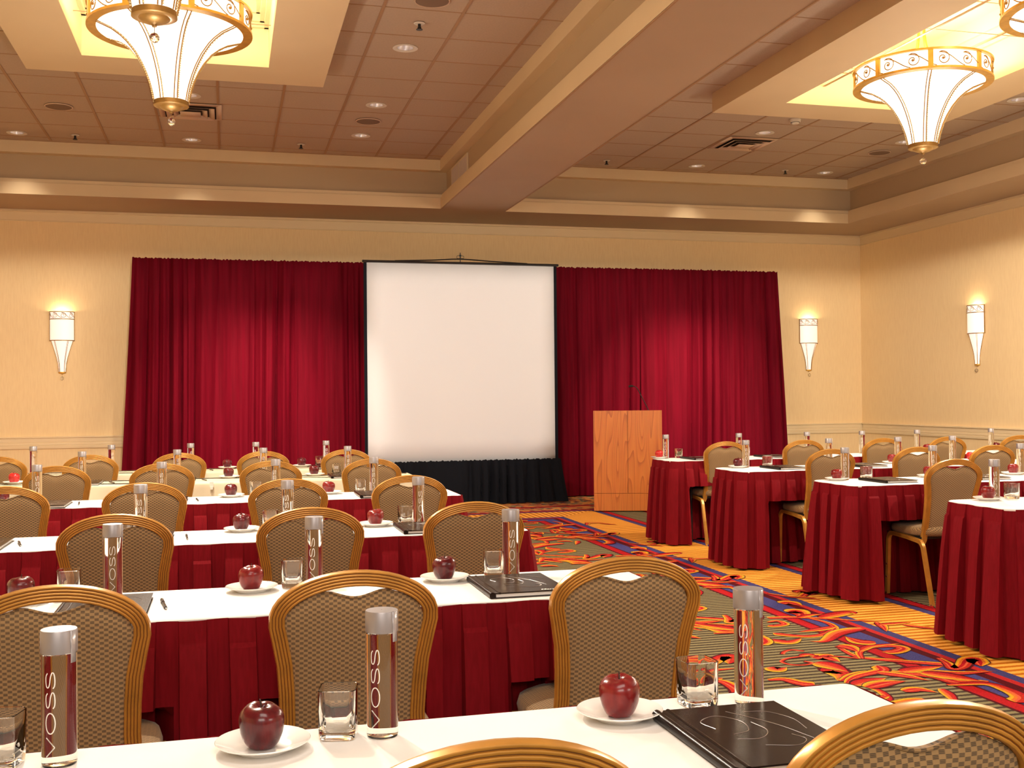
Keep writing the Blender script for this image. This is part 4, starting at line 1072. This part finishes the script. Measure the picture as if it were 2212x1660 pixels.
def place(r, blk, i, px, gx, bx, fx, nx, kind, yf, brot):
    pn = .0
    if px is not None:
        PLT.put((px, yf-.092, ZTOP), 0, lab('white plate holding an apple', r, blk, i), 'white side plates')
        col = {'dark': 'dark', 'deep': 'deep', 'bright': 'bright'}[kind]
        APL[kind].put((px-.002, yf-.096, ZTOP+.0056), random.uniform(0, 6), lab(f'{col} red apple on plate', r, blk, i), 'red apples on plates')
    if gx is not None: TMB.put((gx, yf-.058, ZTOP), random.uniform(-.25, .25), lab('empty square glass tumbler', r, blk, i), 'square glass tumblers')
    if bx is not None: BTL.put((bx, yf-.075, ZTOP), brot, lab('slim silver-capped water bottle', r, blk, i), 'slim glass water bottles')
    if fx is not None: FLD.put((fx, yf-.285, ZTOP), 0, lab('black leatherette portfolio', r, blk, i), 'black portfolios')
    if nx is not None: PEN.put((nx, yf-.255, ZTOP), random.uniform(.0, .35), lab('black ballpoint pen beside the portfolio', r, blk, i), 'ballpoint pens')
ROTL = {(0, 0): -2.15, (0, 1): -1.95, (0, 2): -2.0}
for r, seats in enumerate(SETL):
    for i, s in enumerate(seats):
        x = s[2] or 0
        view = atan2(-LR[r][1], -x)
        d = {(0, 0): -.38, (0, 1): -.45, (0, 2): -.5, (1, 0): .15, (1, 1): -.25, (1, 2): -.05}.get((r, i), random.uniform(-.35, .35))
        place(r, 'L', i, *s, LR[r][1], view+d)
SETR = [
 [(4.02, 4.20, 4.075, None, None, 'deep')],
 [(4.01, 4.26, 4.085, 4.28, None, 'deep'), (4.73, None, 4.775, 5.0, None, 'deep'), (5.42, None, 5.50, None, None, 'deep')],
 [(3.97, 4.25, 4.05, 4.27, None, 'dark'), (None, None, 4.80, 4.99, None, None), (5.38, None, 5.45, None, None, 'deep'), (6.15, None, 5.98, None, None, 'bright')],
 [(3.88, 4.09, 3.955, 4.20, None, 'bright'), (None, 4.78, 4.70, 4.95, None, None), (None, None, 5.42, None, None, None), (6.74, None, 6.02, None, None, 'deep'), (7.55, None, 6.64, None, None, 'dark'), ]
]
seatn.append('last one by the wall')
for r, seats in enumerate(SETR):
    for i, s in enumerate(seats):
        view = atan2(-RR[r][1], -(s[2] or 0))
        place(r, 'R', i, *s, RR[r][1], view+random.uniform(-.3, .35))
BTL.put((7.50, 9.455, ZTOP), 3.6, 'slim clear water bottle with silver cap on the last table by the right wall', 'slim glass water bottles')
# small white wordmark on the portfolio of the second row aisle seat
cu = bpy.data.curves.new('wordmark', 'FONT'); cu.body = 'Marriott'; cu.size = .022; cu.offset = .0005; cu.shear = .35; cu.align_x = 'RIGHT'
tmp = bpy.data.objects.new('wordmark_text', cu); COL.objects.link(tmp)
dg = bpy.context.evaluated_depsgraph_get(); me = bpy.data.meshes.new_from_object(tmp.evaluated_get(dg)); bpy.data.objects.remove(tmp, do_unlink=True)
me.materials.clear(); me.materials.append(M_LETTER)
for o in list(bpy.data.objects):
    if o.get('category') == 'folder' and ('nearest' not in o['label']):
        if 'first left row' in o['label'] or 'second left row' in o['label']:
            q = bpy.data.objects.new('wordmark', me); COL.objects.link(q); q.parent = o; q.location = (.108, -.148, .0170)
